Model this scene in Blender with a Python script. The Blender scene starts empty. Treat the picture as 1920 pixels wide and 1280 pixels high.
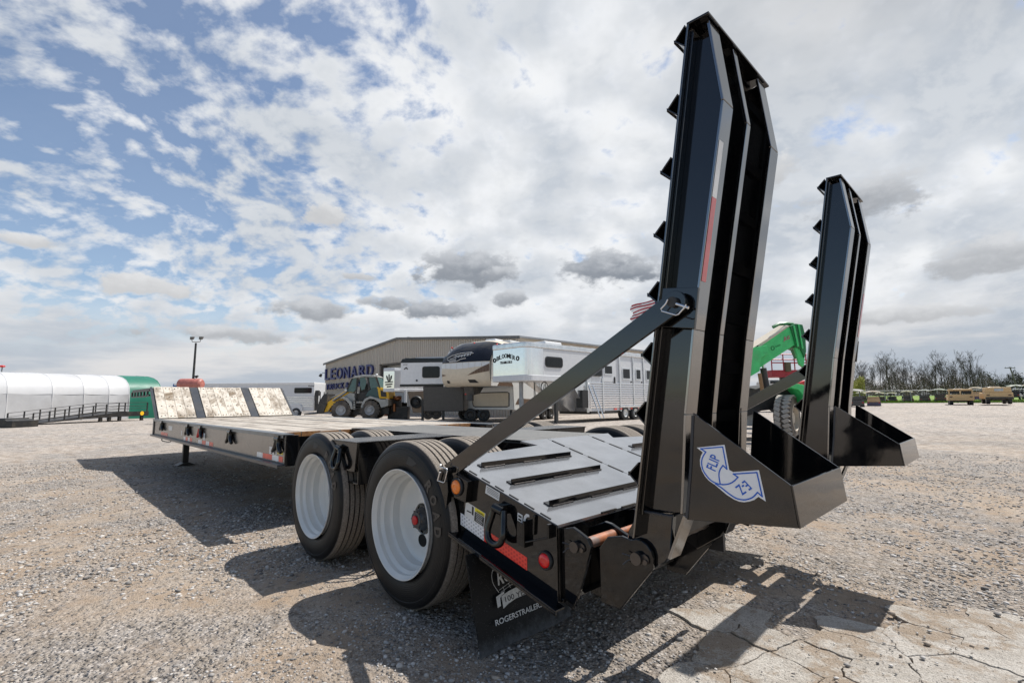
import bpy, bmesh, math, random
import numpy as np
from mathutils import Vector, Matrix
from mathutils.geometry import normal as _n

rnd = random.Random(7)
S = bpy.context.scene
COL = S.collection

# ------------------------------------------------------------------ camera
CAM = Vector((-1.6001, -2.5661, 1.1627)); F = 925.519; PITCH = .118348; ROLL = -.0082426; YAW = .7730866
fwd = Vector((math.sin(YAW)*math.cos(PITCH), math.cos(YAW)*math.cos(PITCH), math.sin(PITCH)))
right0 = Vector((math.cos(YAW), -math.sin(YAW), 0)); up0 = right0.cross(fwd)
camR = right0*math.cos(ROLL) + up0*math.sin(ROLL); camU = -right0*math.sin(ROLL) + up0*math.cos(ROLL)
cd = bpy.data.cameras.new('camera'); cam = bpy.data.objects.new('camera', cd); COL.objects.link(cam)
cam.matrix_world = Matrix(((camR.x, camU.x, -fwd.x, CAM.x), (camR.y, camU.y, -fwd.y, CAM.y), (camR.z, camU.z, -fwd.z, CAM.z), (0, 0, 0, 1)))
cd.sensor_width = 36; cd.lens = F/1920*36; cd.clip_start = .05; cd.clip_end = 3000
S.camera = cam
S.view_settings.view_transform = 'Standard'; S.view_settings.look = 'None'
S.view_settings.gamma = 1; S.view_settings.use_curve_mapping = False; S.view_settings.exposure = 0.2

# ------------------------------------------------------------------ node helper
class NT:
    def __init__(s, nt): s.nt = nt; s.N = nt.nodes; s.L = nt.links
    def new(s, t, **kw):
        n = s.N.new(t)
        for k, v in kw.items(): setattr(n, k, v)
        return n
    def put(s, sock, v):
        if v is None: return
        if hasattr(v, 'is_output'): s.L.new(v, sock)
        else: sock.default_value = v
    def m(s, op, a, b=None, c=None, clamp=False):
        n = s.new('ShaderNodeMath', operation=op, use_clamp=clamp)
        for i, v in enumerate((a, b, c)): s.put(n.inputs[i], v)
        return n.outputs[0]
    def add(s, a, b): return s.m('ADD', a, b)
    def sub(s, a, b): return s.m('SUBTRACT', a, b)
    def mul(s, a, b): return s.m('MULTIPLY', a, b)
    def xyz(s, x, y, z):
        n = s.new('ShaderNodeCombineXYZ')
        for i, v in enumerate((x, y, z)): s.put(n.inputs[i], v)
        return n.outputs[0]
    def sep(s, v):
        n = s.new('ShaderNodeSeparateXYZ'); s.put(n.inputs[0], v); return n.outputs
    def smooth(s, v, a, b, lo=0., hi=1.):
        n = s.new('ShaderNodeMapRange', interpolation_type='SMOOTHSTEP')
        for i, q in enumerate((v, a, b, lo, hi)): s.put(n.inputs[i], q)
        return n.outputs[0]
    def noise(s, vec, scale, detail=4, rough=.55, dist=0., lac=2.0):
        n = s.new('ShaderNodeTexNoise'); s.put(n.inputs['Vector'], vec)
        n.inputs['Scale'].default_value = scale; n.inputs['Detail'].default_value = detail
        n.inputs['Roughness'].default_value = rough; n.inputs['Distortion'].default_value = dist
        n.inputs['Lacunarity'].default_value = lac
        return n.outputs['Fac']
    def voro(s, vec, scale, out='Distance', feature='F1', rand=1.):
        n = s.new('ShaderNodeTexVoronoi', feature=feature); s.put(n.inputs['Vector'], vec)
        n.inputs['Scale'].default_value = scale; n.inputs['Randomness'].default_value = rand
        return n.outputs[out]
    def mix(s, f, a, b, mode='MIX'):
        n = s.new('ShaderNodeMix', data_type='RGBA', blend_type=mode)
        s.put(n.inputs[0], f)
        for i, v in ((6, a), (7, b)):
            if isinstance(v, tuple): v = (v[0], v[1], v[2], 1)
            s.put(n.inputs[i], v)
        return n.outputs[2]
    def vscale(s, v, sc):
        n = s.new('ShaderNodeMapping'); s.put(n.inputs[0], v); n.inputs['Scale'].default_value = sc; return n.outputs[0]
    def bump(s, h, strength, dist=.01, prev=None):
        n = s.new('ShaderNodeBump'); s.put(n.inputs['Height'], h)
        n.inputs['Strength'].default_value = strength; n.inputs['Distance'].default_value = dist
        if prev is not None: s.put(n.inputs['Normal'], prev)
        return n.outputs[0]

# ------------------------------------------------------------------ sky + sun
SUN = Vector((.57, -.16, 1.0)).normalized()
w = bpy.data.worlds.new('World'); S.world = w; w.use_nodes = True
T = NT(w.node_tree); T.N.clear()
d = T.new('ShaderNodeTexCoord').outputs['Generated']
x, y, z = T.sep(d)[:3]
r_ = T.add(T.mul(x, math.cos(YAW)), T.mul(y, -math.sin(YAW)))      # to the right
f_ = T.add(T.mul(x, math.sin(YAW)), T.mul(y, math.cos(YAW)))       # ahead
az = T.m('ARCTAN2', r_, f_)
el = T.m('ARCSINE', z)
zz = T.add(T.m('MAXIMUM', z, 0.), .42)
P = T.xyz(T.m('DIVIDE', r_, zz), T.m('DIVIDE', f_, zz), 0.)
warp = T.noise(P, 1.3, 3, .5)
P2 = T.xyz(T.add(T.m('DIVIDE', r_, zz), T.mul(warp, .4)), T.m('DIVIDE', f_, zz), T.mul(warp, .4))
big = T.noise(P, 1.5, 4, .55)
puff = T.noise(P2, 8.5, 7, .54)
puff2 = T.noise(P2, 17., 5, .56)
field = T.add(T.add(T.mul(puff, .52), T.mul(puff2, .40)), T.mul(T.sub(big, .5), .30))
# more cloud to the right and low down, open blue high on the left
azm = T.smooth(r_, -.55, .10)
elm = T.smooth(el, .33, .05)
cov = T.add(T.add(T.mul(azm, .17), T.mul(elm, .05)), .035)
lft = T.mul(T.smooth(az, -.25, -.75), T.mul(T.smooth(el, .10, .20), T.smooth(el, .62, .40)))
top = T.mul(T.smooth(el, .48, .62), T.mul(T.smooth(r_, .35, .05), .05))
back = T.m('MAXIMUM', T.smooth(f_, .45, -.15), T.smooth(r_, -.78, -.95))     # the sky opens up to the left and behind
cov = T.sub(T.sub(T.sub(cov, T.mul(lft, .03)), top), T.mul(back, .22))
dens = T.smooth(T.add(field, T.add(cov, .020)), .40, .60)
sh = T.add(T.mul(T.noise(P, 2.6, 5, .55), .6), T.mul(T.noise(P2, 8.5, 5, .55), .4))
shade = T.smooth(T.add(sh, T.mul(T.smooth(r_, .0, .6), .05)), .41, .59)
white = T.mix(shade, (.97, .99, 1.02), (.58, .635, .71))
white = T.mix(T.mul(T.smooth(puff2, .40, .62), .28), white, (1.04, 1.04, 1.03))
high_r = T.mul(T.smooth(el, .42, .66), T.smooth(r_, .12, .5))
white = T.mix(T.mul(high_r, .55), white, (.42, .44, .47))
# hazy grey-blue banks over the horizon
hz = T.noise(T.xyz(T.mul(az, 2.2), T.mul(el, 13.), 3.), 1.6, 6, .6)
bank = T.mix(T.smooth(hz, .38, .64), (.50, .56, .64), (.80, .79, .79))
lowf = T.smooth(el, .21, .04)
ccol = T.mix(T.mul(lowf, .92), white, bank)
dens = T.m('MAXIMUM', dens, T.mul(T.smooth(el, .20, .06), T.sub(1., T.mul(back, .85))))
# individual flat-bottomed clouds: azimuth, elevation, half width, half height, darkness
wob = T.noise(T.xyz(T.mul(az, 1.), T.mul(el, 1.6), 0.), 22., 5, .6)
wob2 = T.noise(T.xyz(T.mul(az, 1.), T.mul(el, 1.6), 5.), 9., 3, .5)
wsum = T.add(T.mul(T.sub(wob, .5), 2.0), T.mul(T.sub(wob2, .5), 1.7))
blobs = [(-.087, .268, .105, .034, .85), (-.02, .252, .05, .018, .8), (.20, .262, .10, .036, .9), (.255, .250, .06, .02, .9), (-.252, .193, .062, .016, .8),
         (-.150, .181, .07, .020, .85), (.003, .207, .042, .016, .75), (-.385, .173, .085, .020, .7), (-.643, .192, .075, .022, .25), (-.372, .347, .045, .026, .3),
         (.66, .320, .10, .034, .65), (.80, .200, .10, .028, .55), (-.30, .24, .05, .010, .45), (-.52, .12, .13, .014, .5), (.62, .13, .14, .014, .4), (-.78, .235, .06, .012, .3), (.47, .40, .09, .03, .35)]
col = ccol; D = T.m('MAXIMUM', dens, T.sub(.07, T.mul(back, .05)))
for (a0, e0, wa, he, dk) in blobs:
    dx = T.m('DIVIDE', T.sub(az, a0), wa*1.12); dy = T.m('DIVIDE', T.sub(el, e0), he*1.15)
    q = T.m('SQRT', T.add(T.mul(dx, dx), T.mul(dy, dy)))
    k = T.smooth(T.add(T.sub(1.0, q), wsum), -.02, .50)
    tone = T.smooth(T.add(dy, T.mul(T.sub(wob, .5), 2.5)), -.6, 1.3)
    lo = tuple(.80*(1-dk) + c*dk for c in (.20, .235, .29)); hi = tuple(.95*(1-dk*.8) + c*dk*.8 for c in (.52, .56, .62))
    c = T.mix(tone, lo, hi)
    col = T.mix(T.mul(k, .93), col, c); D = T.m('MAXIMUM', D, k)
sky = T.new('ShaderNodeTexSky', sky_type='NISHITA'); sky.sun_disc = False
sky.sun_elevation = math.asin(SUN.z); sky.sun_rotation = math.atan2(SUN.x, SUN.y)
sky.air_density = 1.0; sky.dust_density = .6; sky.ozone_density = 1.4
b1 = T.new('ShaderNodeBackground'); T.L.new(sky.outputs[0], b1.inputs[0]); b1.inputs[1].default_value = .115
b2 = T.new('ShaderNodeBackground'); T.L.new(col, b2.inputs[0]); b2.inputs[1].default_value = .80
mx = T.new('ShaderNodeMixShader'); T.L.new(D, mx.inputs[0]); T.L.new(b1.outputs[0], mx.inputs[1]); T.L.new(b2.outputs[0], mx.inputs[2])
wo = T.new('ShaderNodeOutputWorld'); T.L.new(mx.outputs[0], wo.inputs[0])

sl = bpy.data.lights.new('sun', 'SUN'); sl.energy = 5.0; sl.angle = math.radians(.5); sl.color = (1, .965, .92)
so = bpy.data.objects.new('sun', sl); COL.objects.link(so); so.rotation_euler = SUN.to_track_quat('Z', 'Y').to_euler(); so.location = (10, -3, 20)

# ------------------------------------------------------------------ placement helpers
fH = Vector((math.sin(YAW), math.cos(YAW), 0)); rH = Vector((math.cos(YAW), -math.sin(YAW), 0))
def hor(px): return 750.2 - .0082*(px-960)
def far_rise(dd, lat):
    u = min(max((dd-80)/95, 0), 1); return 1.25*u*min(max((lat/max(dd, 1)-.35)/.2, 0), 1)
def gz(X, Y):
    """gentle rise of the yard towards the far right"""
    v = Vector((X-CAM.x, Y-CAM.y, 0)); dd = v.dot(fH); lat = v.dot(rH)
    t = min(max((dd-28)/40, 0), 1); t = t*t*(3-2*t); s = min(max((lat/max(dd, 1)-.25)/.4, 0), 1)
    return .34*t*s+far_rise(dd, lat)
def at(px, depth):
    p = Vector((CAM.x, CAM.y, 0)) + fH*depth + rH*((px-960)/F*depth)
    p.z = gz(p.x, p.y); return p
def ray(px, py): return fwd + camR*((px-960)/F) - camU*((py-640)/F)
def up_(px, py, n, k):
    """point on the real plane n.p = k seen in a direction"""
    n = Vector(n); r = ray(px, py); t = (k-n.dot(CAM))/n.dot(r); return CAM + r*t

# ------------------------------------------------------------------ mesh builder
class MB:
    def __init__(s): s.v = []; s.f = []; s.m = []; s.mats = []; s.tf = None
    def mi(s, m):
        if m is None: return 0
        if m not in s.mats: s.mats.append(m)
        return s.mats.index(m)
    def add(s, vs, fs, m=None):
        o = len(s.v); k = s.mi(m)
        if s.tf is not None: vs = [s.tf @ Vector(v) for v in vs]
        s.v += [tuple(v) for v in vs]
        for f in fs: s.f.append(tuple(i+o for i in f)); s.m.append(k)
        return s
    def hexa(s, p, m=None):
        return s.add(p, [(0, 3, 2, 1), (4, 5, 6, 7), (0, 1, 5, 4), (1, 2, 6, 5), (2, 3, 7, 6), (3, 0, 4, 7)], m)
    def box(s, x0, x1, y0, y1, z0, z1, m=None):
        return s.hexa([(x0, y0, z0), (x1, y0, z0), (x1, y1, z0), (x0, y1, z0), (x0, y0, z1), (x1, y0, z1), (x1, y1, z1), (x0, y1, z1)], m)
    def prism(s, poly, ax, a, b, m=None):
        def p(u, w, t): return {'x': (t, u, w), 'y': (u, t, w), 'z': (u, w, t)}[ax]
        n = len(poly); vs = [p(u, w, a) for u, w in poly] + [p(u, w, b) for u, w in poly]
        fs = [tuple(range(n)), tuple(range(2*n-1, n-1, -1))] + [(i, (i+1) % n, (i+1) % n+n, i+n) for i in range(n)]
        return s.add(vs, fs, m)
    def ring(s, c, u, v, r, n): return [c + (u*math.cos(2*math.pi*i/n) + v*math.sin(2*math.pi*i/n))*r for i in range(n)]
    def cyl(s, p0, p1, r0, r1=None, n=12, m=None, caps=True):
        p0 = Vector(p0); p1 = Vector(p1); r1 = r0 if r1 is None else r1
        dd = (p1-p0).normalized(); u = dd.orthogonal().normalized(); v = dd.cross(u)
        vs = s.ring(p0, u, v, r0, n) + s.ring(p1, u, v, r1, n)
        fs = [(i, (i+1) % n, (i+1) % n+n, i+n) for i in range(n)]
        if caps: fs += [tuple(range(n-1, -1, -1)), tuple(range(n, 2*n))]
        return s.add(vs, fs, m)
    def tube(s, pts, r, n=8, m=None, closed=False):
        pts = [Vector(p) for p in pts]; N = len(pts); vs = []; u = None
        for i, p in enumerate(pts):
            a = pts[i-1] if (i or closed) else p; b = pts[(i+1) % N] if (i < N-1 or closed) else p
            dd = (b-a).normalized(); u = dd.orthogonal().normalized() if u is None else (u-dd*u.dot(dd)).normalized()
            rr = r[i] if isinstance(r, (list, tuple)) else r
            vs += s.ring(p, u, dd.cross(u), rr, n)
        fs = []
        for i in range(N if closed else N-1):
            j = (i+1) % N
            fs += [(i*n+k, i*n+(k+1) % n, j*n+(k+1) % n, j*n+k) for k in range(n)]
        if not closed: fs += [tuple(range(n-1, -1, -1)), tuple(range((N-1)*n, N*n))]
        return s.add(vs, fs, m)
    def lathe(s, prof, o, ax, n=32, m=None, closed=False, up=None):
        o = Vector(o); ax = Vector(ax).normalized(); u = up or ax.orthogonal().normalized(); v = ax.cross(u); vs = []
        for a, r in prof: vs += s.ring(o+ax*a, u, v, max(r, 1e-4), n)
        fs = []; N = len(prof)
        for i in range(N if closed else N-1):
            j = (i+1) % N
            fs += [(i*n+k, i*n+(k+1) % n, j*n+(k+1) % n, j*n+k) for k in range(n)]
        return s.add(vs, fs, m)
    def sphere(s, c, r, n=12, k=8, m=None):
        c = Vector(c); rr = r if isinstance(r, (tuple, list)) else (r, r, r)
        vs = [c+Vector((0, 0, -rr[2]))]
        for j in range(1, k):
            t = math.pi*j/k-math.pi/2
            vs += [c+Vector((rr[0]*math.cos(t)*math.cos(2*math.pi*i/n), rr[1]*math.cos(t)*math.sin(2*math.pi*i/n), rr[2]*math.sin(t))) for i in range(n)]
        vs.append(c+Vector((0, 0, rr[2]))); fs = [(0, 1+(i+1) % n, 1+i) for i in range(n)]
        for j in range(k-2): fs += [(1+j*n+i, 1+j*n+(i+1) % n, 1+(j+1)*n+(i+1) % n, 1+(j+1)*n+i) for i in range(n)]
        L = len(vs)-1; fs += [(L, 1+(k-2)*n+i, 1+(k-2)*n+(i+1) % n) for i in range(n)]
        return s.add(vs, fs, m)
    def mesh(s, name, smooth=None, mats=None, recalc=True):
        me = bpy.data.meshes.new(name); me.from_pydata(s.v, [], s.f)
        for m in (s.mats or (mats if isinstance(mats, list) else [mats])): me.materials.append(m)
        if s.mats: me.polygons.foreach_set('material_index', s.m)
        if recalc:
            bm = bmesh.new(); bm.from_mesh(me); bmesh.ops.recalc_face_normals(bm, faces=bm.faces); bm.to_mesh(me); bm.free()
        if smooth is not None:
            me.polygons.foreach_set('use_smooth', [True]*len(me.polygons)); me.set_sharp_from_angle(angle=math.radians(smooth))
        me.update(); return me
    def build(s, name, mat=None, parent=None, smooth=None, bevel=0, label=None, recalc=True):
        o = bpy.data.objects.new(name, s.mesh(name, smooth, mat, recalc)); COL.objects.link(o); o.parent = parent
        if bevel:
            b = o.modifiers.new('bevel', 'BEVEL'); b.width = bevel; b.segments = 2; b.limit_method = 'ANGLE'; b.angle_limit = math.radians(40)
            b.harden_normals = False
        if label: o['label'] = label
        return o
def tag(o, label=None, cat=None, group=None, kind=None):
    for k, v in (('label', label), ('category', cat), ('group', group), ('kind', kind)):
        if v: o[k] = v
    return o
def empty(name, loc=(0, 0, 0), rz=0, parent=None, label=None, cat=None, group=None, kind=None):
    o = bpy.data.objects.new(name, None); COL.objects.link(o); o.location = loc; o.rotation_euler = (0, 0, rz); o.empty_display_size = .2
    o.parent = parent; return tag(o, label, cat, group, kind)
def copy_tree(o, parent=None):
    c = o.copy(); COL.objects.link(c)
    if parent is not None: c.parent = parent
    for ch in KIDS(o): copy_tree(ch, c)
    return c
def KIDS(o): return [q for q in o.children]
def inst(me, name, parent=None, mw=None, mat=None):
    o = bpy.data.objects.new(name, me); COL.objects.link(o); o.parent = parent
    if mw is not None: o.matrix_local = mw
    return o
_tc = {}
def text_norm(s, bold=0., ext=.02):
    """letters as mesh data, scaled to a 1 x 1 box, thickness along z 0..1"""
    k = (s, bold, ext)
    if k in _tc: return _tc[k]
    c = bpy.data.curves.new('t', 'FONT'); c.body = s; c.extrude = ext; c.offset = bold; c.resolution_u = 3
    o = bpy.data.objects.new('t', c); COL.objects.link(o)
    dg = bpy.context.evaluated_depsgraph_get(); me = bpy.data.meshes.new_from_object(o.evaluated_get(dg))
    vs = np.array([v.co[:] for v in me.vertices]); fs = [tuple(p.vertices) for p in me.polygons]
    bpy.data.objects.remove(o); bpy.data.curves.remove(c); bpy.data.meshes.remove(me)
    lo = vs.min(0); hi = vs.max(0); vs = (vs-lo)/np.maximum(hi-lo, 1e-9)
    _tc[k] = (vs, fs); return _tc[k]
def text_into(mb, s, o, xv, yv, m=None, thick=.0006, bold=.0, nrm=None):
    vs, fs = text_norm(s, bold); o = Vector(o); xv = Vector(xv); yv = Vector(yv)
    nv = (nrm or xv.cross(yv)).normalized()*thick
    mb.add([o+xv*v[0]+yv*v[1]+nv*(v[2]+.02) for v in vs], fs, m)
def text_px(mb, s, plane, o, xe, ye, m=None, thick=.0006, bold=0., off=.0005):
    """text on a real plane; o, xe, ye: where its lower left, lower right and upper left corners are seen"""
    n, k = plane; A = up_(*o, n, k); B = up_(*xe, n, k); Cc = up_(*ye, n, k); N = Vector(n).normalized()
    if (CAM-A).dot(N) < 0: N = -N
    text_into(mb, s, A+N*off, B-A, Cc-A, m, thick, bold, N)

# ------------------------------------------------------------------ materials
def new_mat(name):
    m = bpy.data.materials.new(name); m.use_nodes = True; t = NT(m.node_tree); b = t.N['Principled BSDF']; return m, t, b
def simple(name, col, rough=.5, metal=0., var=.12, nscale=6., bump=0., bscale=60., dirt=0., dirtcol=(.20, .165, .12), coat=0., spec=.5, emit=None, rvar=.15):
    m, t, b = new_mat(name); oc = t.new('ShaderNodeTexCoord').outputs['Object']
    n = t.noise(oc, nscale, 5, .6); c0 = tuple(c*(1-var) for c in col); c1 = tuple(min(1, c*(1+var)) for c in col)
    c = t.mix(t.smooth(n, .3, .7), c0, c1)
    if dirt:
        dn = t.noise(oc, nscale*.45, 6, .7); c = t.mix(t.mul(t.smooth(dn, .42, .75), dirt), c, dirtcol)
    t.put(b.inputs['Base Color'], c)
    rn = t.noise(oc, nscale*2.3, 4, .6); t.put(b.inputs['Roughness'], t.m('ADD', t.mul(t.sub(rn, .5), rvar*2*rough), rough, clamp=True))
    b.inputs['Metallic'].default_value = metal; b.inputs['Coat Weight'].default_value = coat; b.inputs['Coat Roughness'].default_value = .08
    b.inputs['Specular IOR Level'].default_value = spec
    if bump: t.put(b.inputs['Normal'], t.bump(t.noise(oc, bscale, 3, .6), bump, .004))
    if emit: b.inputs['Emission Color'].default_value = (*emit[0], 1); b.inputs['Emission Strength'].default_value = emit[1]
    return m
def glossblack(name, rough=.09, dust=.10, peel=.05, ior=1.62):
    m, t, b = new_mat(name); oc = t.new('ShaderNodeTexCoord').outputs['Object']; ge = t.new('ShaderNodeNewGeometry')
    n = t.noise(oc, 3.2, 7, .66); n2 = t.noise(oc, 24., 5, .7)
    dz = t.smooth(t.add(t.mul(n, .7), t.mul(n2, .4)), .50, .78)
    t.put(b.inputs['Base Color'], t.mix(t.mul(dz, dust), (.0045, .0048, .0055), (.13, .105, .08)))
    t.put(b.inputs['Roughness'], t.add(t.mul(dz, .10), rough)); b.inputs['IOR'].default_value = ior
    wv = t.bump(t.noise(oc, 5.5, 2, .5), .05, .012); t.put(b.inputs['Normal'], t.bump(t.add(t.noise(oc, 160., 2, .5), t.mul(t.noise(oc, 30., 3, .5), .8)), peel, .0035, wv)); return m
M = {}
M['black'] = glossblack('black_gloss_paint', .05, .02, .008, 1.52)
M['flange'] = glossblack('black_flange_paint', .09, .06, .03, 3.4)
M['blackrough'] = glossblack('black_gloss_paint_mottled', .08, .03, .10, 2.5)
M['blackdeck'] = glossblack('black_deck_paint', .16, .25, .03, 3.2)
M['shinydeck'] = simple('wet_looking_deck_paint', (.36, .37, .39), .17, metal=.75, var=.14, nscale=3., bump=.08, bscale=22., dirt=.30, dirtcol=(.16, .15, .14), rvar=.5)
M['blackside'] = glossblack('black_side_paint', .06, .03, .008, 1.62)
M['rampblack'] = glossblack('black_ramp_paint', .05, .02, .008, 1.75)
M['blackpanel'] = glossblack('black_side_panel_paint', .20, .5, .03, 3.4)
M['dark'] = simple('dark_steel', (.012, .012, .013), .45, var=.3, dirt=.25)
M['navy'] = simple('dark_blue_grey_steel', (.03, .036, .046), .33, dirt=.25)
M['rail'] = simple('worn_rail_steel', (.20, .22, .24), .38, metal=.75, dirt=.3)
M['zinc'] = simple('zinc', (.75, .76, .78), .28, metal=1.)
M['bolt'] = simple('dark_bolt', (.10, .09, .085), .35, metal=.8, dirt=.3)
M['orange_rust'] = simple('orange_primer_pipe', (.34, .115, .045), .55, var=.4, nscale=26, dirt=1., dirtcol=(.17, .15, .14))
M['rimwhite'] = simple('white_rim_paint', (.66, .665, .64), .25, var=.04, nscale=4, dirt=.12, dirtcol=(.45, .42, .36), coat=.3)
M['redcap'] = simple('red_cap', (.55, .012, .015), .35)
M['amber'] = simple('amber_lens', (.95, .22, .008), .18, var=.1, nscale=90, coat=.6)
M['redlens'] = simple('red_lens', (.75, .012, .01), .18, var=.1, nscale=90, coat=.6)
M['rubber'] = simple('grommet_rubber', (.018, .02, .022), .55)
M['stickerw'] = simple('white_sticker', (.72, .72, .70), .35, var=.03)
M['stickerk'] = simple('print_black', (.012, .012, .012), .4)
M['stickery'] = simple('print_yellow', (.85, .70, .03), .4)
M['decalw'] = simple('decal_white', (.88, .89, .90), .25, var=.02)
M['decalb'] = simple('decal_blue', (.015, .13, .58), .25, var=.02)
M['flaptext'] = simple('flap_print', (.70, .70, .68), .5, var=.12, nscale=60)
M['white'] = simple('white_paint', (.74, .74, .73), .35, var=.04)
M['grime'] = simple('dirty_white', (.60, .60, .58), .5, dirt=.3)
M['concrete'] = None
def flap():
    m, t, b = new_mat('rubber_mud_flap'); oc = t.new('ShaderNodeTexCoord').outputs['Object']; z = t.sep(oc)[2]
    n = t.noise(oc, 26., 6, .7); dust = t.m('MULTIPLY', t.smooth(t.add(z, t.mul(n, .16)), .16, .04), .8)
    sp = t.smooth(t.noise(oc, 190., 2, .5), .66, .72)
    c = t.mix(dust, (.0055, .006, .007), (.125, .13, .135)); c = t.mix(t.mul(sp, .35), c, (.3, .3, .28))
    t.put(b.inputs['Base Color'], c); b.inputs['Roughness'].default_value = .5; b.inputs['Specular IOR Level'].default_value = .25; t.put(b.inputs['Normal'], t.bump(n, .2, .004)); return m
M['flap'] = flap()
def tyre():
    m, t, b = new_mat('tyre_rubber'); oc = t.new('ShaderNodeTexCoord').outputs['Object']; s_ = t.sep(oc)
    rad = t.m('SQRT', t.add(t.mul(s_[1], s_[1]), t.mul(s_[2], s_[2])))
    n = t.noise(oc, 14., 6, .7); n2 = t.noise(oc, 120., 3, .6)
    tread = t.smooth(rad, .452, .462)
    c = t.mix(t.smooth(n, .3, .75), (.007, .0072, .008), (.017, .0155, .014))
    tread_tone = t.mix(t.smooth(n2, .3, .7), (.19, .16, .13), (.32, .28, .235)); b.inputs['Specular IOR Level'].default_value = .28
    c = t.mix(t.mul(tread, .9), c, tread_tone)  # paler tone on the tread ribs, groove floors left dark
    t.put(b.inputs['Base Color'], c); b.inputs['Roughness'].default_value = .42
    t.put(b.inputs['Roughness'], t.add(t.mul(tread, .4), t.add(.36, t.mul(n, .2))))
    t.put(b.inputs['Normal'], t.bump(t.add(n2, t.mul(t.m('SINE', t.mul(rad, 620.)), .8)), .22, .002)); return m
M['tyre'] = tyre()
def wood(name, light, mid, darkc, amt, seed=0., end=True):
    m, t, b = new_mat(name); tc = t.new('ShaderNodeTexCoord'); oc = tc.outputs['Object']; oi = t.new('ShaderNodeObjectInfo').outputs['Random']
    off = t.new('ShaderNodeVectorMath', operation='ADD'); t.put(off.inputs[0], oc); t.put(off.inputs[1], t.xyz(t.mul(oi, 13.), t.mul(oi, 37.), seed))
    v = off.outputs[0]; g = t.noise(t.vscale(v, (38., 1.6, 38.)), 1., 8, .65, .3); big = t.noise(t.vscale(v, (3., 1.1, 3.)), 1.3, 5, .7, .6); spot = t.noise(v, 4.5, 7, .75, 1.2)
    c = t.mix(t.smooth(g, .3, .7), light, mid); c = t.mix(t.mul(t.smooth(big, .43, .64), amt), c, darkc)
    c = t.mix(t.mul(t.smooth(spot, .53, .66), amt*.8), c, tuple(q*.55 for q in darkc)); c = t.mix(t.mul(oi, .30), c, tuple(q*.75 for q in light))
    if end:
        nz = t.sep(t.new('ShaderNodeNewGeometry').outputs['True Normal'])[1]
        c = t.mix(t.smooth(nz, -.6, -.9), c, t.mix(t.smooth(t.noise(oc, 40., 4, .6), .35, .7), (.40, .19, .06), (.22, .085, .03)))
    t.put(b.inputs['Base Color'], c); b.inputs['Roughness'].default_value = .62; t.put(b.inputs['Normal'], t.bump(g, .35, .004)); return m
M['wood'] = wood('weathered_deck_plank', (.58, .53, .46), (.34, .29, .23), (.17, .13, .095), .85)
M['wood2'] = wood('stained_slope_plank', (.66, .61, .53), (.50, .43, .34), (.16, .11, .06), 1., 4., False)
def tape(name, c1, c2):
    m, t, b = new_mat(name); oc = t.new('ShaderNodeTexCoord').outputs['Object']; s_ = t.sep(oc)
    a = t.m('FRACT', t.mul(s_[1], 55.)); e = t.m('FRACT', t.add(t.mul(s_[2], 55.), t.mul(t.m('FLOOR', t.mul(s_[1], 55.)), .5)))
    k = t.m('MULTIPLY', t.smooth(a, .2, .6), t.smooth(e, .7, .3)); t.put(b.inputs['Base Color'], t.mix(k, c1, c2)); b.inputs['Roughness'].default_value = .22
    b.inputs['Coat Weight'].default_value = .5; return m
M['tapered'] = tape('red_reflective_tape', (.95, .03, .015), (.70, .012, .008)); M['tapesilver'] = tape('silver_reflective_tape', (.80, .82, .84), (.45, .48, .50))
M['tapeflatr'] = simple('red_tape', (.85, .09, .055), .3); M['tapeflatw'] = simple('white_tape', (.80, .80, .78), .3)
M['tapefade'] = simple('glossy_pink_red_tape', (.62, .05, .045), .12, coat=.8)
def tread_plate():
    m, t, b = new_mat('tread_plate'); oc = t.new('ShaderNodeTexCoord').outputs['Object']; s_ = t.sep(oc)
    u = t.mul(t.add(s_[0], s_[1]), 26.); v = t.mul(t.sub(s_[0], s_[1]), 26.)
    h = t.m('MAXIMUM', t.mul(t.smooth(t.m('ABSOLUTE', t.m('SINE', t.mul(u, 3.14))), .85, 1.), t.smooth(t.m('ABSOLUTE', t.m('SINE', t.mul(v, 1.57))), .5, .7)),
            t.mul(t.smooth(t.m('ABSOLUTE', t.m('COSINE', t.mul(v, 3.14))), .85, 1.), t.smooth(t.m('ABSOLUTE', t.m('COSINE', t.mul(u, 1.57))), .5, .7)))
    n = t.noise(oc, 12., 6, .7); t.put(b.inputs['Base Color'], t.mix(t.smooth(n, .4, .75), (.018, .019, .021), (.10, .09, .075)))
    b.inputs['Roughness'].default_value = .27; b.inputs['IOR'].default_value = 1.8; t.put(b.inputs['Normal'], t.bump(h, .6, .004)); return m
M['treadplate'] = tread_plate()
def speckled_deck():
    m, t, b = new_mat('speckled_centre_deck'); oc = t.new('ShaderNodeTexCoord').outputs['Object']
    n = t.noise(oc, 2.2, 6, .7); sp = t.noise(oc, 75., 4, .75)
    c = t.mix(t.smooth(sp, .38, .62), (.055, .053, .048), (.20, .19, .17)); c = t.mix(t.mul(t.smooth(n, .45, .7), .5), c, (.045, .045, .045))  # fine dark and pale grey speckle over the plate
    t.put(b.inputs['Base Color'], c); t.put(b.inputs['Roughness'], t.add(.28, t.mul(sp, .25))); b.inputs['IOR'].default_value = 1.7; t.put(b.inputs['Normal'], t.bump(sp, .12, .003)); return m
M['speckled'] = speckled_deck()

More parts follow.
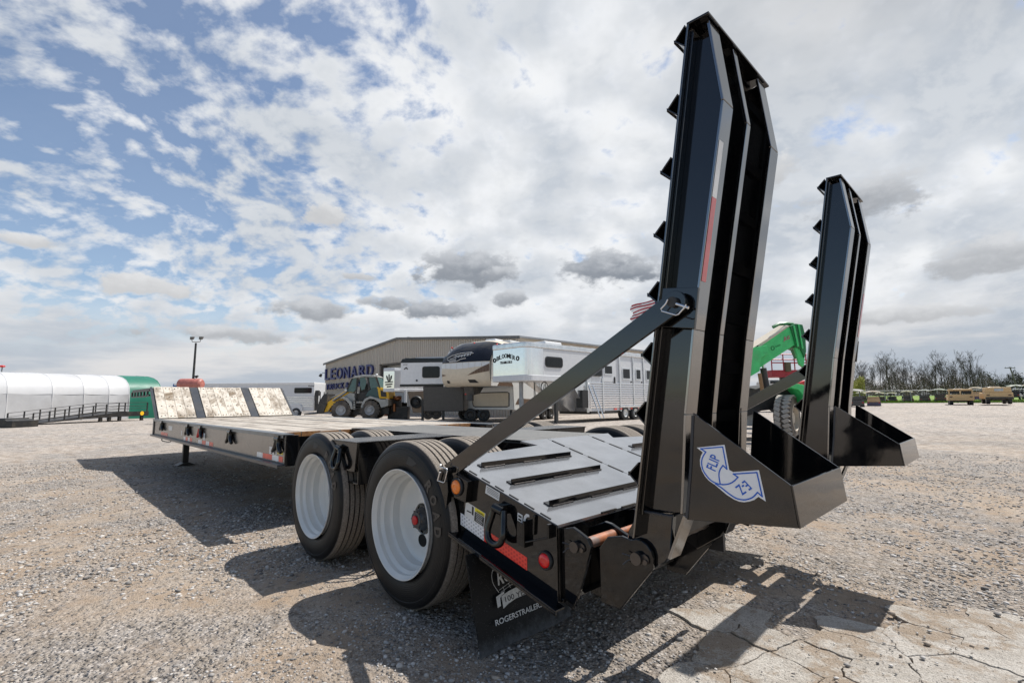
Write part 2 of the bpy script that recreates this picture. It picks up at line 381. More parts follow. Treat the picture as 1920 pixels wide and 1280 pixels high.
# ------------------------------------------------------------------ the ground
def vnoise(X, Y, sc, seed):
    X = X*sc+seed*17.3; Y = Y*sc+seed*9.1; xi = np.floor(X).astype(int); yi = np.floor(Y).astype(int); fx = X-xi; fy = Y-yi
    fx = fx*fx*(3-2*fx); fy = fy*fy*(3-2*fy)
    def h(a, b):
        q = (a*374761393 + b*668265263 + seed*1442695) & 0x7fffffff; q = ((q ^ (q >> 13))*1274126177) & 0x7fffffff
        return ((q ^ (q >> 16)) & 0xffff)/65535.
    return (h(xi, yi)*(1-fx)+h(xi+1, yi)*fx)*(1-fy)+(h(xi, yi+1)*(1-fx)+h(xi+1, yi+1)*fx)*fy
def ground_h(X, Y):
    r = np.hypot(X-CAM.x, Y-CAM.y); fade = np.clip((26-r)/16, 0, 1)
    h = (vnoise(X, Y, .8, 1)-.5)*.016+(vnoise(X, Y, 2.6, 2)-.5)*.010+(vnoise(X, Y, 8., 3)-.5)*.007+(vnoise(X, Y, 22., 4)-.5)*.004
    dd = (X-CAM.x)*fH.x+(Y-CAM.y)*fH.y; lat = (X-CAM.x)*rH.x+(Y-CAM.y)*rH.y
    t = np.clip((dd-28)/40, 0, 1); t = t*t*(3-2*t); s = np.clip((lat/np.maximum(dd, 1)-.25)/.4, 0, 1)
    return h*fade - .008 + .34*t*s + 1.25*np.clip((dd-80)/95, 0, 1)*np.clip((lat/np.maximum(dd, 1)-.35)/.2, 0, 1)
def ground_mat():
    m, t, b = new_mat('gravel_yard'); oc = t.new('ShaderNodeTexCoord').outputs['Object']
    geo = t.new('ShaderNodeNewGeometry'); dist = t.new('ShaderNodeVectorMath', operation='DISTANCE'); t.put(dist.inputs[0], geo.outputs['Position']); dist.inputs[1].default_value = CAM[:]
    patch = t.noise(oc, .55, 6, .62, .4); patch2 = t.noise(oc, 2.3, 5, .6); track = t.noise(t.vscale(oc, (.16, .7, 1.)), 1.0, 4, .6)
    dirtc = t.mix(t.smooth(patch2, .3, .7), (.31, .23, .16), (.43, .345, .26))
    c_a = t.voro(oc, 48., 'Color'); c_b = t.voro(oc, 20., 'Color'); d_a = t.voro(oc, 48.); d_b = t.voro(oc, 20.); c_c = t.voro(oc, 100., 'Color'); d_c = t.voro(oc, 100.)
    def grey(c): return t.new('ShaderNodeRGBToBW'), c
    def bw(c):
        n = t.new('ShaderNodeRGBToBW'); t.L.new(c, n.inputs[0]); return n.outputs[0]
    ga, gb, gc = bw(c_a), bw(c_b), bw(c_c)
    gam = lambda g_: t.m('POWER', g_, 1.25)
    st = t.mix(gam(ga), (.075, .066, .06), (.80, .735, .67)); st2 = t.mix(gam(gb), (.08, .07, .062), (.78, .72, .66)); st3 = t.mix(gam(gc), (.09, .075, .06), (.64, .56, .47))
    st = t.mix(t.mul(t.smooth(d_a, .45, .7), .75), st, (.04, .034, .03)); st3 = t.mix(t.mul(t.smooth(d_c, .45, .7), .6), st3, (.08, .062, .048))  # gaps between stones darkened in the colour, as shade in the crevices
    stone = t.mix(t.smooth(t.noise(oc, 9., 3, .6), .4, .6), st, st3)
    stone = t.mix(.25, stone, st2)
    cover = t.smooth(t.add(t.mul(patch, .62), t.mul(patch2, .38)), .41, .58)
    cover = t.m('MAXIMUM', cover, t.mul(t.smooth(t.noise(oc, 14., 5, .7), .50, .62), .85))
    far = t.smooth(dist.outputs['Value'], 5., 22.)
    c = t.mix(t.m('MULTIPLY', cover, .92), dirtc, stone)
    c = t.mix(t.mul(t.smooth(track, .52, .72), .35), c, (.22, .17, .125))
    fine = t.noise(oc, 320., 2, .6); c = t.mix(t.mul(t.smooth(fine, .58, .75), .22), c, (.46, .43, .39))
    farc = t.mix(t.smooth(t.noise(t.vscale(oc, (1., 1., 1.)), 4.5, 8, .78), .36, .64), (.16, .14, .125), (.74, .685, .63))
    farc = t.mix(t.smooth(t.noise(oc, .13, 5, .6), .40, .66), farc, (.36, .325, .285), ) if False else farc
    c = t.mix(t.mul(far, .55), c, farc)
    bign = t.noise(oc, .09, 5, .6); c = t.mix(t.mul(t.smooth(bign, .45, .7), .22), c, (.20, .16, .12))
    t.put(b.inputs['Base Color'], c); b.inputs['Roughness'].default_value = .88; b.inputs['Specular IOR Level'].default_value = .25
    h = t.add(t.mul(t.smooth(d_a, .55, .0), .012), t.mul(t.smooth(d_b, .5, 0.), .016)); h = t.mul(t.mul(h, cover), 1.5)
    h = t.add(h, t.mul(t.smooth(d_c, .5, 0.), .004)); h = t.add(h, t.mul(t.noise(oc, 7., 7, .75), .03))
    n = t.new('ShaderNodeBump'); n.inputs['Strength'].default_value = 1.0; n.inputs['Distance'].default_value = 1.0; t.put(n.inputs['Height'], h); t.put(b.inputs['Normal'], n.outputs[0])
    return m
M['ground'] = ground_mat()
def make_ground():
    n = 420; u = np.linspace(-1, 1, n); k = 9.2; g = np.sinh(u*k)/np.sinh(k)*1500
    # centre a little in front of the camera
    cx, cy = CAM.x+1.8, CAM.y+2.2; X, Y = np.meshgrid(g+cx, g+cy, indexing='ij'); Z = ground_h(X, Y)
    vs = np.stack([X, Y, Z], -1).reshape(-1, 3); i, j = np.meshgrid(np.arange(n-1), np.arange(n-1), indexing='ij'); a = (i*n+j).ravel()
    fs = np.stack([a, a+n, a+n+1, a+1], 1); me = bpy.data.meshes.new('ground'); me.vertices.add(len(vs)); me.vertices.foreach_set('co', vs.ravel())
    me.loops.add(fs.size); me.loops.foreach_set('vertex_index', fs.ravel()); me.polygons.add(len(fs)); me.polygons.foreach_set('loop_start', np.arange(0, fs.size, 4)); me.polygons.foreach_set('loop_total', np.full(len(fs), 4))
    me.polygons.foreach_set('use_smooth', np.ones(len(fs), bool)); me.update(calc_edges=True); me.validate(); me.materials.append(M['ground'])
    o = bpy.data.objects.new('ground', me); COL.objects.link(o); tag(o, 'wide gravel and dirt yard', None, None, 'structure')
make_ground()

# ------------------------------------------------------------------ loose gravel stones, nearest ground
def slab_edge(X, Y):
    """>0 inside the broken concrete pad"""
    poly = [(.05, -1.40), (.5, -1.40), (.95, -1.33), (1.12, -1.24), (1.32, -1.33), (1.20, -1.60), (1.45, -1.74), (1.9, -1.98), (2.15, -2.28), (2.3, -2.5), (3.0, -2.9), (3.0, -3.6), (.05, -3.6)]
    ins = np.zeros(np.shape(X), bool); n = len(poly)
    for i in range(n):
        x1, y1 = poly[i]; x2, y2 = poly[(i+1) % n]
        c = ((y1 > Y) != (y2 > Y)) & (X < (x2-x1)*(Y-y1)/((y2-y1) or 1e-9)+x1); ins ^= c
    return ins
def stones():
    rs = np.random.RandomState(3); protos = []
    for k in range(7):
        bm = bmesh.new(); bmesh.ops.create_icosphere(bm, subdivisions=1, radius=1)
        v = np.array([q.co[:] for q in bm.verts]); f = np.array([[a.index for a in q.verts] for q in bm.faces]); bm.free()
        if k < 5: v *= (1+rs.uniform(-.28, .28, (len(v), 1)))
        protos.append((v*rs.uniform(.75, 1.2, (1, 3)), f))
    V = []; Fc = []; Cc = []; off = 0
    def batch(N, rmin, rmax, smin, smax, p, thresh, pw):
        nonlocal off
        a = rs.uniform(-.93, .93, N); r = rmin+(rmax-rmin)*rs.uniform(0, 1, N)**pw
        X = CAM.x+r*np.sin(YAW+a); Y = CAM.y+r*np.cos(YAW+a)
        pn = vnoise(X, Y, 1.1, 5)*.5+vnoise(X, Y, 3.7, 6)*.5+ (rs.uniform(0, 1, N)-.5)*.35; keep = pn > thresh
        keep &= ~(slab_edge(X, Y) & (rs.uniform(0, 1, N) > .13)); X, Y, = X[keep], Y[keep]; n = len(X)
        s = smin+(smax-smin)*rs.uniform(0, 1, n)**p; Z = ground_h(X, Y)+s*.18
        Z = np.where(slab_edge(X, Y), .012+s*.25, Z)
        tint = rs.uniform(0, 1, n); base = np.where(tint[:, None] < .55, [[.50, .475, .445]], np.where(tint[:, None] < .75, [[.40, .325, .25]], [[.15, .145, .14]]))*rs.uniform(.55, 1.30, (n, 1))
        th = rs.uniform(0, 6.28, n); pr = rs.randint(0, 7, n)
        for k in range(7):
            q = np.where(pr == k)[0]; v, f = protos[k]; c, sn = np.cos(th[q]), np.sin(th[q]); sx = s[q]*rs.uniform(.8, 1.5, len(q)); sy = s[q]; sz = s[q]*rs.uniform(.35, .65, len(q))
            px = v[None, :, 0]*sx[:, None]; py = v[None, :, 1]*sy[:, None]; pz = v[None, :, 2]*sz[:, None]
            W = np.stack([X[q, None]+px*c[:, None]-py*sn[:, None], Y[q, None]+px*sn[:, None]+py*c[:, None], Z[q, None]+pz], -1).reshape(-1, 3)
            Fq = (f[None]+(np.arange(len(q))*len(v))[:, None, None]+off).reshape(-1, 3); off += len(W); V.append(W); Fc.append(Fq)
            Cc.append(np.repeat(base[q], len(v), 0))
    batch(36000, 1.2, 4.8, .0030, .0085, 1.9, .44, .62)
    batch(12000, 1.2, 6.0, .006, .014, 2.2, .47, .75)
    batch(1100, 1.3, 6.5, .012, .024, 2.2, .49, .7)
    batch(40000, 3.6, 14., .008, .019, 1.8, .40, .85)
    V = np.concatenate(V); Fc = np.concatenate(Fc); Cc = np.concatenate(Cc)
    me = bpy.data.meshes.new('gravel'); me.vertices.add(len(V)); me.vertices.foreach_set('co', V.ravel()); me.loops.add(Fc.size); me.loops.foreach_set('vertex_index', Fc.ravel())
    me.polygons.add(len(Fc)); me.polygons.foreach_set('loop_start', np.arange(0, Fc.size, 3)); me.polygons.foreach_set('loop_total', np.full(len(Fc), 3)); me.update(calc_edges=True)
    at_ = me.color_attributes.new('tint', 'FLOAT_COLOR', 'POINT'); at_.data.foreach_set('color', np.concatenate([Cc, np.ones((len(Cc), 1))], 1).ravel())
    m, t, b = new_mat('stone'); a = t.new('ShaderNodeAttribute', attribute_name='tint'); oc = t.new('ShaderNodeTexCoord').outputs['Object']
    t.put(b.inputs['Base Color'], t.mix(t.mul(t.noise(oc, 300., 3, .6), .45), a.outputs['Color'], (.25, .22, .19))); b.inputs['Roughness'].default_value = .8; me.materials.append(m)
    me.polygons.foreach_set('use_smooth', np.ones(len(Fc), bool))
    o = bpy.data.objects.new('gravel', me); COL.objects.link(o); tag(o, 'loose pale gravel stones scattered over the yard', None, None, 'stuff')
stones()

# ------------------------------------------------------------------ broken concrete pad, lower right
def concrete():
    m, t, b = new_mat('old_concrete'); oc = t.new('ShaderNodeTexCoord').outputs['Object']; oi = t.new('ShaderNodeObjectInfo').outputs['Random']
    n = t.noise(oc, 5., 7, .7); n2 = t.noise(oc, 90., 4, .7); pit = t.voro(oc, 55.)
    c = t.mix(t.smooth(n, .3, .7), (.60, .56, .50), (.43, .39, .335)); c = t.mix(t.mul(t.smooth(n2, .45, .62), .55), c, (.26, .225, .185)); c = t.mix(t.mul(t.smooth(t.noise(oc, 28., 6, .8), .48, .66), .5), c, (.27, .235, .20)); c = t.mix(t.mul(t.smooth(t.noise(oc, 3.2, 7, .75), .47, .58), .85), c, (.30, .225, .155))
    c = t.mix(t.mul(t.smooth(pit, .16, .08), .6), c, (.12, .10, .08)); c = t.mix(t.mul(oi, .12), c, (.46, .42, .37))
    t.put(b.inputs['Base Color'], c); b.inputs['Roughness'].default_value = .9
    t.put(b.inputs['Normal'], t.bump(t.add(t.add(n, t.mul(n2, .4)), t.mul(t.smooth(pit, .2, .0), -.5)), 1., .035)); return m
M['concrete'] = concrete()
def make_pad():
    root = empty('concrete_pad', (1.6, -2, 0), 0, None, 'broken cracked concrete in the yard behind the trailer', None, None, 'structure'); rs = random.Random(11)
    pts = []
    for i in range(260):
        p = (rs.uniform(.0, 4.2), rs.uniform(-3.4, -1.15))
        if all((p[0]-q[0])**2+(p[1]-q[1])**2 > .030*(1+3.*max(0, (q[0]-.2)*0)) for q in pts): pts.append(p)
    for p in pts:
        if not bool(slab_edge(np.array(p[0]), np.array(p[1]))): continue
        poly = [(p[0]-.35, p[1]-.35), (p[0]+.35, p[1]-.35), (p[0]+.35, p[1]+.35), (p[0]-.35, p[1]+.35)]
        for q in pts:
            if q == p or (q[0]-p[0])**2+(q[1]-p[1])**2 > .6: continue
            mx_, my_ = (p[0]+q[0])/2, (p[1]+q[1])/2; nx, ny = q[0]-p[0], q[1]-p[1]; L = math.hypot(nx, ny); nx /= L; ny /= L; g = rs.choice((.001, .0015, .003, .005)); out = []
            for i in range(len(poly)):
                a = poly[i]; b_ = poly[(i+1) % len(poly)]; da = (a[0]-mx_)*nx+(a[1]-my_)*ny+g; db = (b_[0]-mx_)*nx+(b_[1]-my_)*ny+g
                if da <= 0: out.append(a)
                if (da < 0) != (db < 0): tt = da/(da-db); out.append((a[0]+(b_[0]-a[0])*tt, a[1]+(b_[1]-a[1])*tt))
            poly = out
            if len(poly) < 3: break
        if len(poly) < 3: continue
        sub = []
        for i in range(len(poly)):
            a = poly[i]; b_ = poly[(i+1) % len(poly)]; L = math.hypot(b_[0]-a[0], b_[1]-a[1]); kx = max(1, int(L/.03))
            for j in range(kx):
                tt = j/kx; X = a[0]+(b_[0]-a[0])*tt; Y = a[1]+(b_[1]-a[1])*tt
                jx = float(vnoise(np.array(X), np.array(Y), 26., 8)-.5)*.034; jy = float(vnoise(np.array(X), np.array(Y), 26., 9)-.5)*.034
                sub.append((X+jx, Y+jy))
        top = .0025+rs.uniform(-.004, .004)
        edge = min(1., max(0., (-1.25-p[1])/.5)) if p[0] < 1.4 else min(1., max(0., (-1.6-.16*p[0]-p[1])/.5)); top += edge*.004
        mb = MB(); mb.prism([(u-1.6, v_+2) for u, v_ in sub], 'z', -.04, top); mb.build('slab_piece', M['concrete'], root, bevel=.003)
make_pad()

# ================================================================== THE TRAILER
TR = empty('drop_deck_trailer', (1.29, -.5, 0), 0, None, 'black drop deck trailer with wooden deck, dual wheels and two raised loading ramps', 'trailer')
O0 = TR.location.copy()
def TB():
    mb = MB(); mb.tf = Matrix.Translation(-O0); return mb
def slz(y_): return .89+.276*(y_+.19)
def slab_poly(poly, th, m, name, parent=TR, bevel=0, lift=0.):
    """a plate lying on the sloping tail; poly in x, y"""
    mb = TB(); n = len(poly)
    vs = [(a, b, slz(b)-th+lift) for a, b in poly]+[(a, b, slz(b)+lift) for a, b in poly]
    mb.add(vs, [tuple(range(n)), tuple(range(2*n-1, n-1, -1))]+[(i, (i+1) % n, (i+1) % n+n, i+n) for i in range(n)], m)
    return mb.build(name, None, parent, bevel=bevel)
MX = lambda xx: 2.59-xx
BK = M['black']
# --- tail: sloping plates
left = [(.065, -1.13), (.065, -.45), (.17, -.34), (.857, -.285), (.79, -.19), (1.058, -.19), (1.058, -1.13)]
slab_poly(left, .012, M['shinydeck'], 'tail_plate')
slab_poly([(MX(a), b) for a, b in left], .012, M['shinydeck'], 'tail_plate')
slab_poly([(1.064, -1.13), (1.064, -.19), (1.526, -.19), (1.526, -1.13)], .012, M['shinydeck'], 'tail_plate')
mb = TB()
for xs in (1.061, 1.529):
    for a in np.arange(-1.12, -.22, .155): mb.hexa([(xs-.005, a, slz(a)-.002), (xs+.005, a, slz(a)-.002), (xs+.005, a+.11, slz(a+.11)-.002), (xs-.005, a+.11, slz(a+.11)-.002),
        (xs-.004, a, slz(a)+.004), (xs+.004, a, slz(a)+.004), (xs+.004, a+.11, slz(a+.11)+.004), (xs-.004, a+.11, slz(a+.11)+.004)])
for a in np.arange(.30, 1.0, .17): mb.box(.08+a, .08+a+.12, -1.137, -1.128, .628, .636)
for k in range(7):
    a = -1.08+k*.1; mb.hexa([(.074, a, slz(a)-.001), (.082, a, slz(a)-.001), (.082, a+.06, slz(a+.06)-.001), (.074, a+.06, slz(a+.06)-.001), (.076, a, slz(a)+.004), (.081, a, slz(a)+.004), (.081, a+.06, slz(a+.06)+.004), (.076, a+.06, slz(a+.06)+.004)])
mb.build('weld_bead', M['dark'], TR)['kind'] = 'stuff'
# angle iron cleats across the tail
for yc in (-.48, -.71, -.963):
    for x0, x1 in ((.175, .93), (MX(.93), MX(.175))):
        mb = TB(); z0 = slz(yc); mb.box(x0, x1, yc-.026, yc-.020, slz(yc-.026), z0+.022); mb.hexa([(x0, yc-.0195, slz(yc-.02)), (x1, yc-.0195, slz(yc-.02)), (x1, yc+.014, slz(yc+.014)), (x0, yc+.014, slz(yc+.014)),
            (x0, yc-.0195, slz(yc-.02)+.006), (x1, yc-.0195, slz(yc-.02)+.006), (x1, yc+.014, slz(yc+.014)+.006), (x0, yc+.014, slz(yc+.014)+.006)])
        mb.build('cleat', BK, TR, bevel=.0012)
        mb = TB()
        for f0 in (.02, .42, .80):
            a = x0+(x1-x0)*f0; mb.tube([(a+.15*q/10, yc-.030+.0015*math.sin(q*2.4), slz(yc-.030)+.003) for q in range(11)], .0045, 6)
        mb.build('weld_bead', M['bolt'], TR, smooth=60)['kind'] = 'stuff'
# --- box sides of the tail
sidep = [(-.445, .815), (-1.128, .630), (-1.128, .312), (-.362, .500), (-.40, .70)]
for xa, xb, s_ in ((.060, .072, 0), (MX(.072), MX(.060), 1)):
    mb = TB(); mb.prism(sidep, 'x', xa, xb); mb.build('side_plate', M['blackside'], TR, bevel=.002)
for sgn, fx in ((1, lambda q: q), (-1, MX)):
    mb = TB()
    a, b, c_, d_ = (-.405, .505), (-1.165, .3125), (0, .060), .008
    for (u0, u1, dz0, dz1) in ((0., .060, 0., -.008), (0., .007, -.0085, -.022)):
        xs = sorted((fx(u0), fx(u1)))
        mb.hexa([(xs[0], a[0], a[1]+dz1), (xs[1], a[0], a[1]+dz1), (xs[1], b[0], b[1]+dz1), (xs[0], b[0], b[1]+dz1), (xs[0], a[0], a[1]+dz0), (xs[1], a[0], a[1]+dz0), (xs[1], b[0], b[1]+dz0), (xs[0], b[0], b[1]+dz0)])
    mb.build('bottom_ledge', BK, TR, bevel=.0015)
    mb = TB(); xs = sorted((fx(.0), fx(.06)))
    mb.prism([(-.36, .50), (-.405, .505), (-.44, .69), (-.425, .80), (-.36, .80), (-.33, .66)], 'x', xs[0]+.028*(sgn < 0), xs[0]+.028*(sgn < 0)+.03); mb.build('corner_gusset', BK, TR, bevel=.0015)
mb = TB(); mb.box(.072, 2.518, -1.130, -1.118, .315, .619); mb.box(.075, 2.515, -1.145, -1.131, .315, .332)
mb.build('rear_plate', M['blackside'], TR, bevel=.0015)
mb = TB(); mb.box(.30, 2.29, -1.118, -.34, .33, .345); mb.build('under_pan', M['dark'], TR)
# lights
def light(c, ax, r, lens, parent=TR):
    mb = TB(); c = Vector(c); ax = Vector(ax)
    mb.lathe([(0, r*1.30), (.008, r*1.30), (.011, r*1.22), (.011, r*1.03), (.006, r*1.0)], c, ax, 28); o = mb.build('marker_light', M['rubber'], parent, smooth=50)
    mb = TB(); mb.lathe([(.004, r*1.01), (.013, r*.97), (.018, r*.8), (.0195, r*.45), (.020, r*.38), (.018, r*.3), (.0185, 0.)], c, ax, 28); mb.build('lens', lens, o, smooth=40)
    return o
mb = TB(); mb.prism([(-.432, .797), (-.575, .757), (-.558, .650), (-.43, .668)], 'x', .022, .0595); mb.build('lamp_box', BK, TR, bevel=.002)
light((.022, -.492, .722), (-1, 0, 0), .036, M['amber']); light((.060, -1.062, .474), (-1, 0, 0), .031, M['redlens'])
light((.365, -1.130, .430), (0, -1, 0), .036, M['amber']); light((MX(.365), -1.130, .430), (0, -1, 0), .036, M['amber']); light((MX(.060), -1.062, .474), (1, 0, 0), .031, M['redlens'])
light((1.20, -1.130, .47), (0, -1, 0), .045, M['redlens']); light((1.39, -1.130, .47), (0, -1, 0), .045, M['redlens'])
def strip(poly, mat, name='reflective_tape', x0=.0600, th=.0012, parent=TR):
    mb = TB(); mb.prism(poly, 'x', x0-th, x0); return mb.build(name, mat, parent)
strip([(-.472, .584), (-.656, .5375), (-.656, .478), (-.472, .5255)], M['tapesilver']); strip([(-.657, .5372), (-.950, .4615), (-.950, .406), (-.657, .4777)], M['tapered'])
# stickers with print
PX = lambda k: ((1, 0, 0), k)
mb = TB(); mb.prism([(-.516, .648), (-.668, .6095), (-.655, .5385), (-.505, .576)], 'x', .0584, .0599, M['stickerw'])
mb.prism([(-.590, .6285), (-.664, .6095), (-.661, .591), (-.588, .610)], 'x', .0577, .0583, M['stickery']); mb.prism([(-.588, .6075), (-.660, .589), (-.653, .545), (-.583, .563)], 'x', .0577, .0583, M['stickerk'])
mb.prism([(-.566, .631), (-.58, .627), (-.577, .585), (-.563, .589)], 'x', .0577, .0583, M['stickerk']); mb.prism([(-.525, .606), (-.56, .600), (-.559, .594), (-.524, .600)], 'x', .0577, .0583, M['stickerk'])
for k in range(5): a = .600-.008*k; mb.prism([(-.597, a), (-.650+.004*(k % 3), a-.0135), (-.650+.004*(k % 3), a-.0155), (-.597, a-.002)], 'x', .0571, .0576, M['stickerw'])
def PT(mb, s, n, k, a, b, c, m, bold=.0):
    tf, mb.tf = mb.tf, Matrix.Translation(-O0); text_px(mb, s, (n, k), a, b, c, m, .0006, bold); mb.tf = tf
PT(mb, 'WARNING', (1, 0, 0), .0577, (893.5, 959.5), (907.5, 968), (893.8, 956), M['stickerk'])
mb.build('warning_sticker', None, TR)
mb = TB(); mb.prism([(-.675, .748), (-.773, .7215), (-.767, .682), (-.667, .708)], 'x', .0584, .0599, M['stickerw'])
for k in range(4): a = .740-.0075*k; mb.prism([(-.682, a), (-.765, a-.0225), (-.765, a-.0245), (-.682, a-.002)], 'x', .0577, .0583, M['stickerk'])
mb.build('data_sticker', None, TR)
mb = TB(); mb.prism([(-.894, .649), (-.926, .641), (-.922, .598), (-.891, .606)], 'x', .0584, .0599, M['stickerw'])
mb.prism([(-.900, .640), (-.920, .635), (-.919, .627), (-.899, .632)], 'x', .0577, .0583, M['stickerk']); mb.prism([(-.899, .625), (-.918, .620), (-.917, .612), (-.898, .617)], 'x', .0577, .0583, M['stickerk'])
mb.prism([(-.930, .618), (-.936, .640), (-.950, .652), (-.968, .650), (-.968, .640), (-.955, .638), (-.945, .628), (-.943, .612)], 'x', .0584, .0599, M['stickerw']); mb.build('label_sticker', None, TR)
# lashing ring and brackets on the side
def lash_ring(c, s, parent, mat=BK, tilt=0.):
    """pivot barrel with a long D shaped ring hanging from it"""
    c = Vector(c); mb = TB(); mb.cyl(c+Vector((0, .032*s, .006)), c+Vector((0, -.032*s, -.006)), .021*s, n=16); mb.box(c.x+.0, .0595, c.y-.026*s, c.y+.026*s, c.z-.02*s, c.z+.02*s)
    o = mb.build('lashing_ring', mat, parent, smooth=40)
    pts = [(0, .034, .004), (-.006, .040, -.03), (-.016, .050, -.07), (-.024, .054, -.105), (-.028, .038, -.138), (-.028, .0, -.152), (-.028, -.038, -.140), (-.024, -.054, -.107), (-.016, -.050, -.072), (-.006, -.040, -.032), (0, -.034, .0)]
    def cr(P, n=4):
        out = []
        for i in range(len(P)-1):
            p0, p1, p2, p3 = (Vector(P[max(0, min(len(P)-1, i+k))]) for k in (-1, 0, 1, 2))
            for j in range(n): t_ = j/n; out.append(.5*((2*p1)+(p2-p0)*t_+(2*p0-5*p1+4*p2-p3)*t_*t_+(3*p1-p0-3*p2+p3)*t_**3))
        return out+[Vector(P[-1])]
    mb = TB(); mb.tube([c+v_*s for v_ in cr(pts)], .0165*s, 12); mb.build('ring', mat, o, smooth=60); return o
lash_ring((.030, -.797, .652), 1.0, TR); lash_ring((MX(.0), -.797, .652), 1.0, TR)
mb = TB(); mb.prism([(-.918, .622), (-.955, .612), (-.955, .513), (-.913, .525)], 'x', .030, .036); mb.prism([(-.955, .625), (-.962, .625), (-.962, .510), (-.955, .512)], 'x', .030, .0595)
mb.prism([(-.962, .53), (-1.10, .575), (-1.10, .583), (-.962, .538)], 'x', .034, .0595); mb.prism([(-1.095, .635), (-1.105, .633), (-1.105, .575), (-1.095, .577)], 'x', .034, .0595)
mb.prism([(-1.00, .655), (-1.012, .652), (-1.006, .57), (-.996, .572)], 'x', .048, .0595); mb.build('side_bracket', BK, TR, bevel=.0015)
# hinge plates, rusty pipe, pins (both ramps)
RDX = 1.885
for dx in (0, RDX):
    par = TR
    mb = TB()
    p1 = [(-1.131, .612), (-1.193, .629), (-1.222, .619), (-1.271, .597), (-1.29, .566), (-1.228, .387), (-1.189, .298), (-1.131, .312)]
    mb.prism(p1, 'x', .086+dx, .104+dx); mb.build('hinge_plate', BK, par, bevel=.003)
    p2 = [(-1.131, .30), (-1.131, .585), (-1.17, .60), (-1.215, .622), (-1.25, .618), (-1.33, .585), (-1.36, .545), (-1.30, .40), (-1.20, .285)]
    mb = TB(); mb.prism(p2, 'x', .285+dx, .305+dx); mb.build('hinge_plate', BK, par, bevel=.003)
    mb = TB(); mb.prism(p1, 'x', .60+dx, .618+dx); mb.build('hinge_plate', BK, par, bevel=.003)
    p3 = [(-1.335, .370), (-1.425, .368), (-1.572, .548)]+[(-1.512-.062*math.cos(t_), .580+.062*math.sin(t_)) for t_ in (-.3, .1, .5, .9, 1.3, 1.7, 2.1)]+[(-1.44, .640), (-1.375, .625), (-1.335, .575)]
    for xa in (.078, .600):
        mb = TB(); mb.prism(p3, 'x', xa+dx, xa+.016+dx); mb.build('pivot_plate', BK, par, bevel=.003)
    mb = TB(); mb.box(.096+dx, .284+dx, -1.375, -1.335, .42, .56); mb.box(.306+dx, .599+dx, -1.375, -1.335, .42, .56); mb.build('link_bar', M['dark'], par, bevel=.003)
    mb = TB(); mb.cyl((.105+dx, -1.262, .575), (.284+dx, -1.262, .575), .023, n=24); mb.build('hinge_pipe', M['orange_rust'], par, smooth=40)
    mb = TB(); mb.cyl((.306+dx, -1.262, .575), (.599+dx, -1.262, .575), .016, n=24); mb.build('hinge_pipe', M['orange_rust'], par, smooth=40)
    for (yy, zz_, xx) in ((-1.213, .556, .085), (-1.512, .575, .077)):
        mb = TB(); mb.cyl((xx-.020+dx, yy, zz_), (xx+dx, yy, zz_), .0225, n=20); mb.cyl((xx-.012+dx, yy-.034, zz_-.006), (xx+dx, yy-.034, zz_-.006), .010, n=6); mb.cyl((xx-.006+dx, yy-.028, zz_), (xx+.008+dx, yy-.028, zz_), .019, n=12)
        mb.tube([(xx-.006+dx, yy+.01, zz_-.005), (xx-.016+dx, yy+.034, zz_-.012), (xx-.024+dx, yy+.052, zz_-.03)], .0025, 5); mb.tube([(xx-.006+dx, yy+.01, zz_), (xx-.016+dx, yy+.034, zz_+.006), (xx-.024+dx, yy+.055, zz_+.01)], .0025, 5)
        mb.build('hinge_pin', M['bolt'], par, smooth=35)
    # assist springs seen under the ramp box
    mb = TB(); mb.tube([(.20+dx+q*.0014, -1.545+.026*math.cos(q*.8), .63+.026*math.sin(q*.8)) for q in range(250)], .0045, 5); mb.build('coil_spring', M['bolt'], par, smooth=60)
    mb = TB(); mb.cyl((.12+dx, -1.545, .63), (.62+dx, -1.545, .63), .014, n=14); mb.box(.62+dx, .64+dx, -1.60, -1.33, .50, .68); mb.build('pivot_shaft', M['dark'], par, smooth=35)
    mb = TB(); mb.box(.63+dx, 1.20+dx if dx == 0 else .64+dx, -1.36, -1.34, .50, .56) if dx == 0 else None
    if mb.v: mb.build('link_bar', M['dark'], par)

RK = M['rampblack']
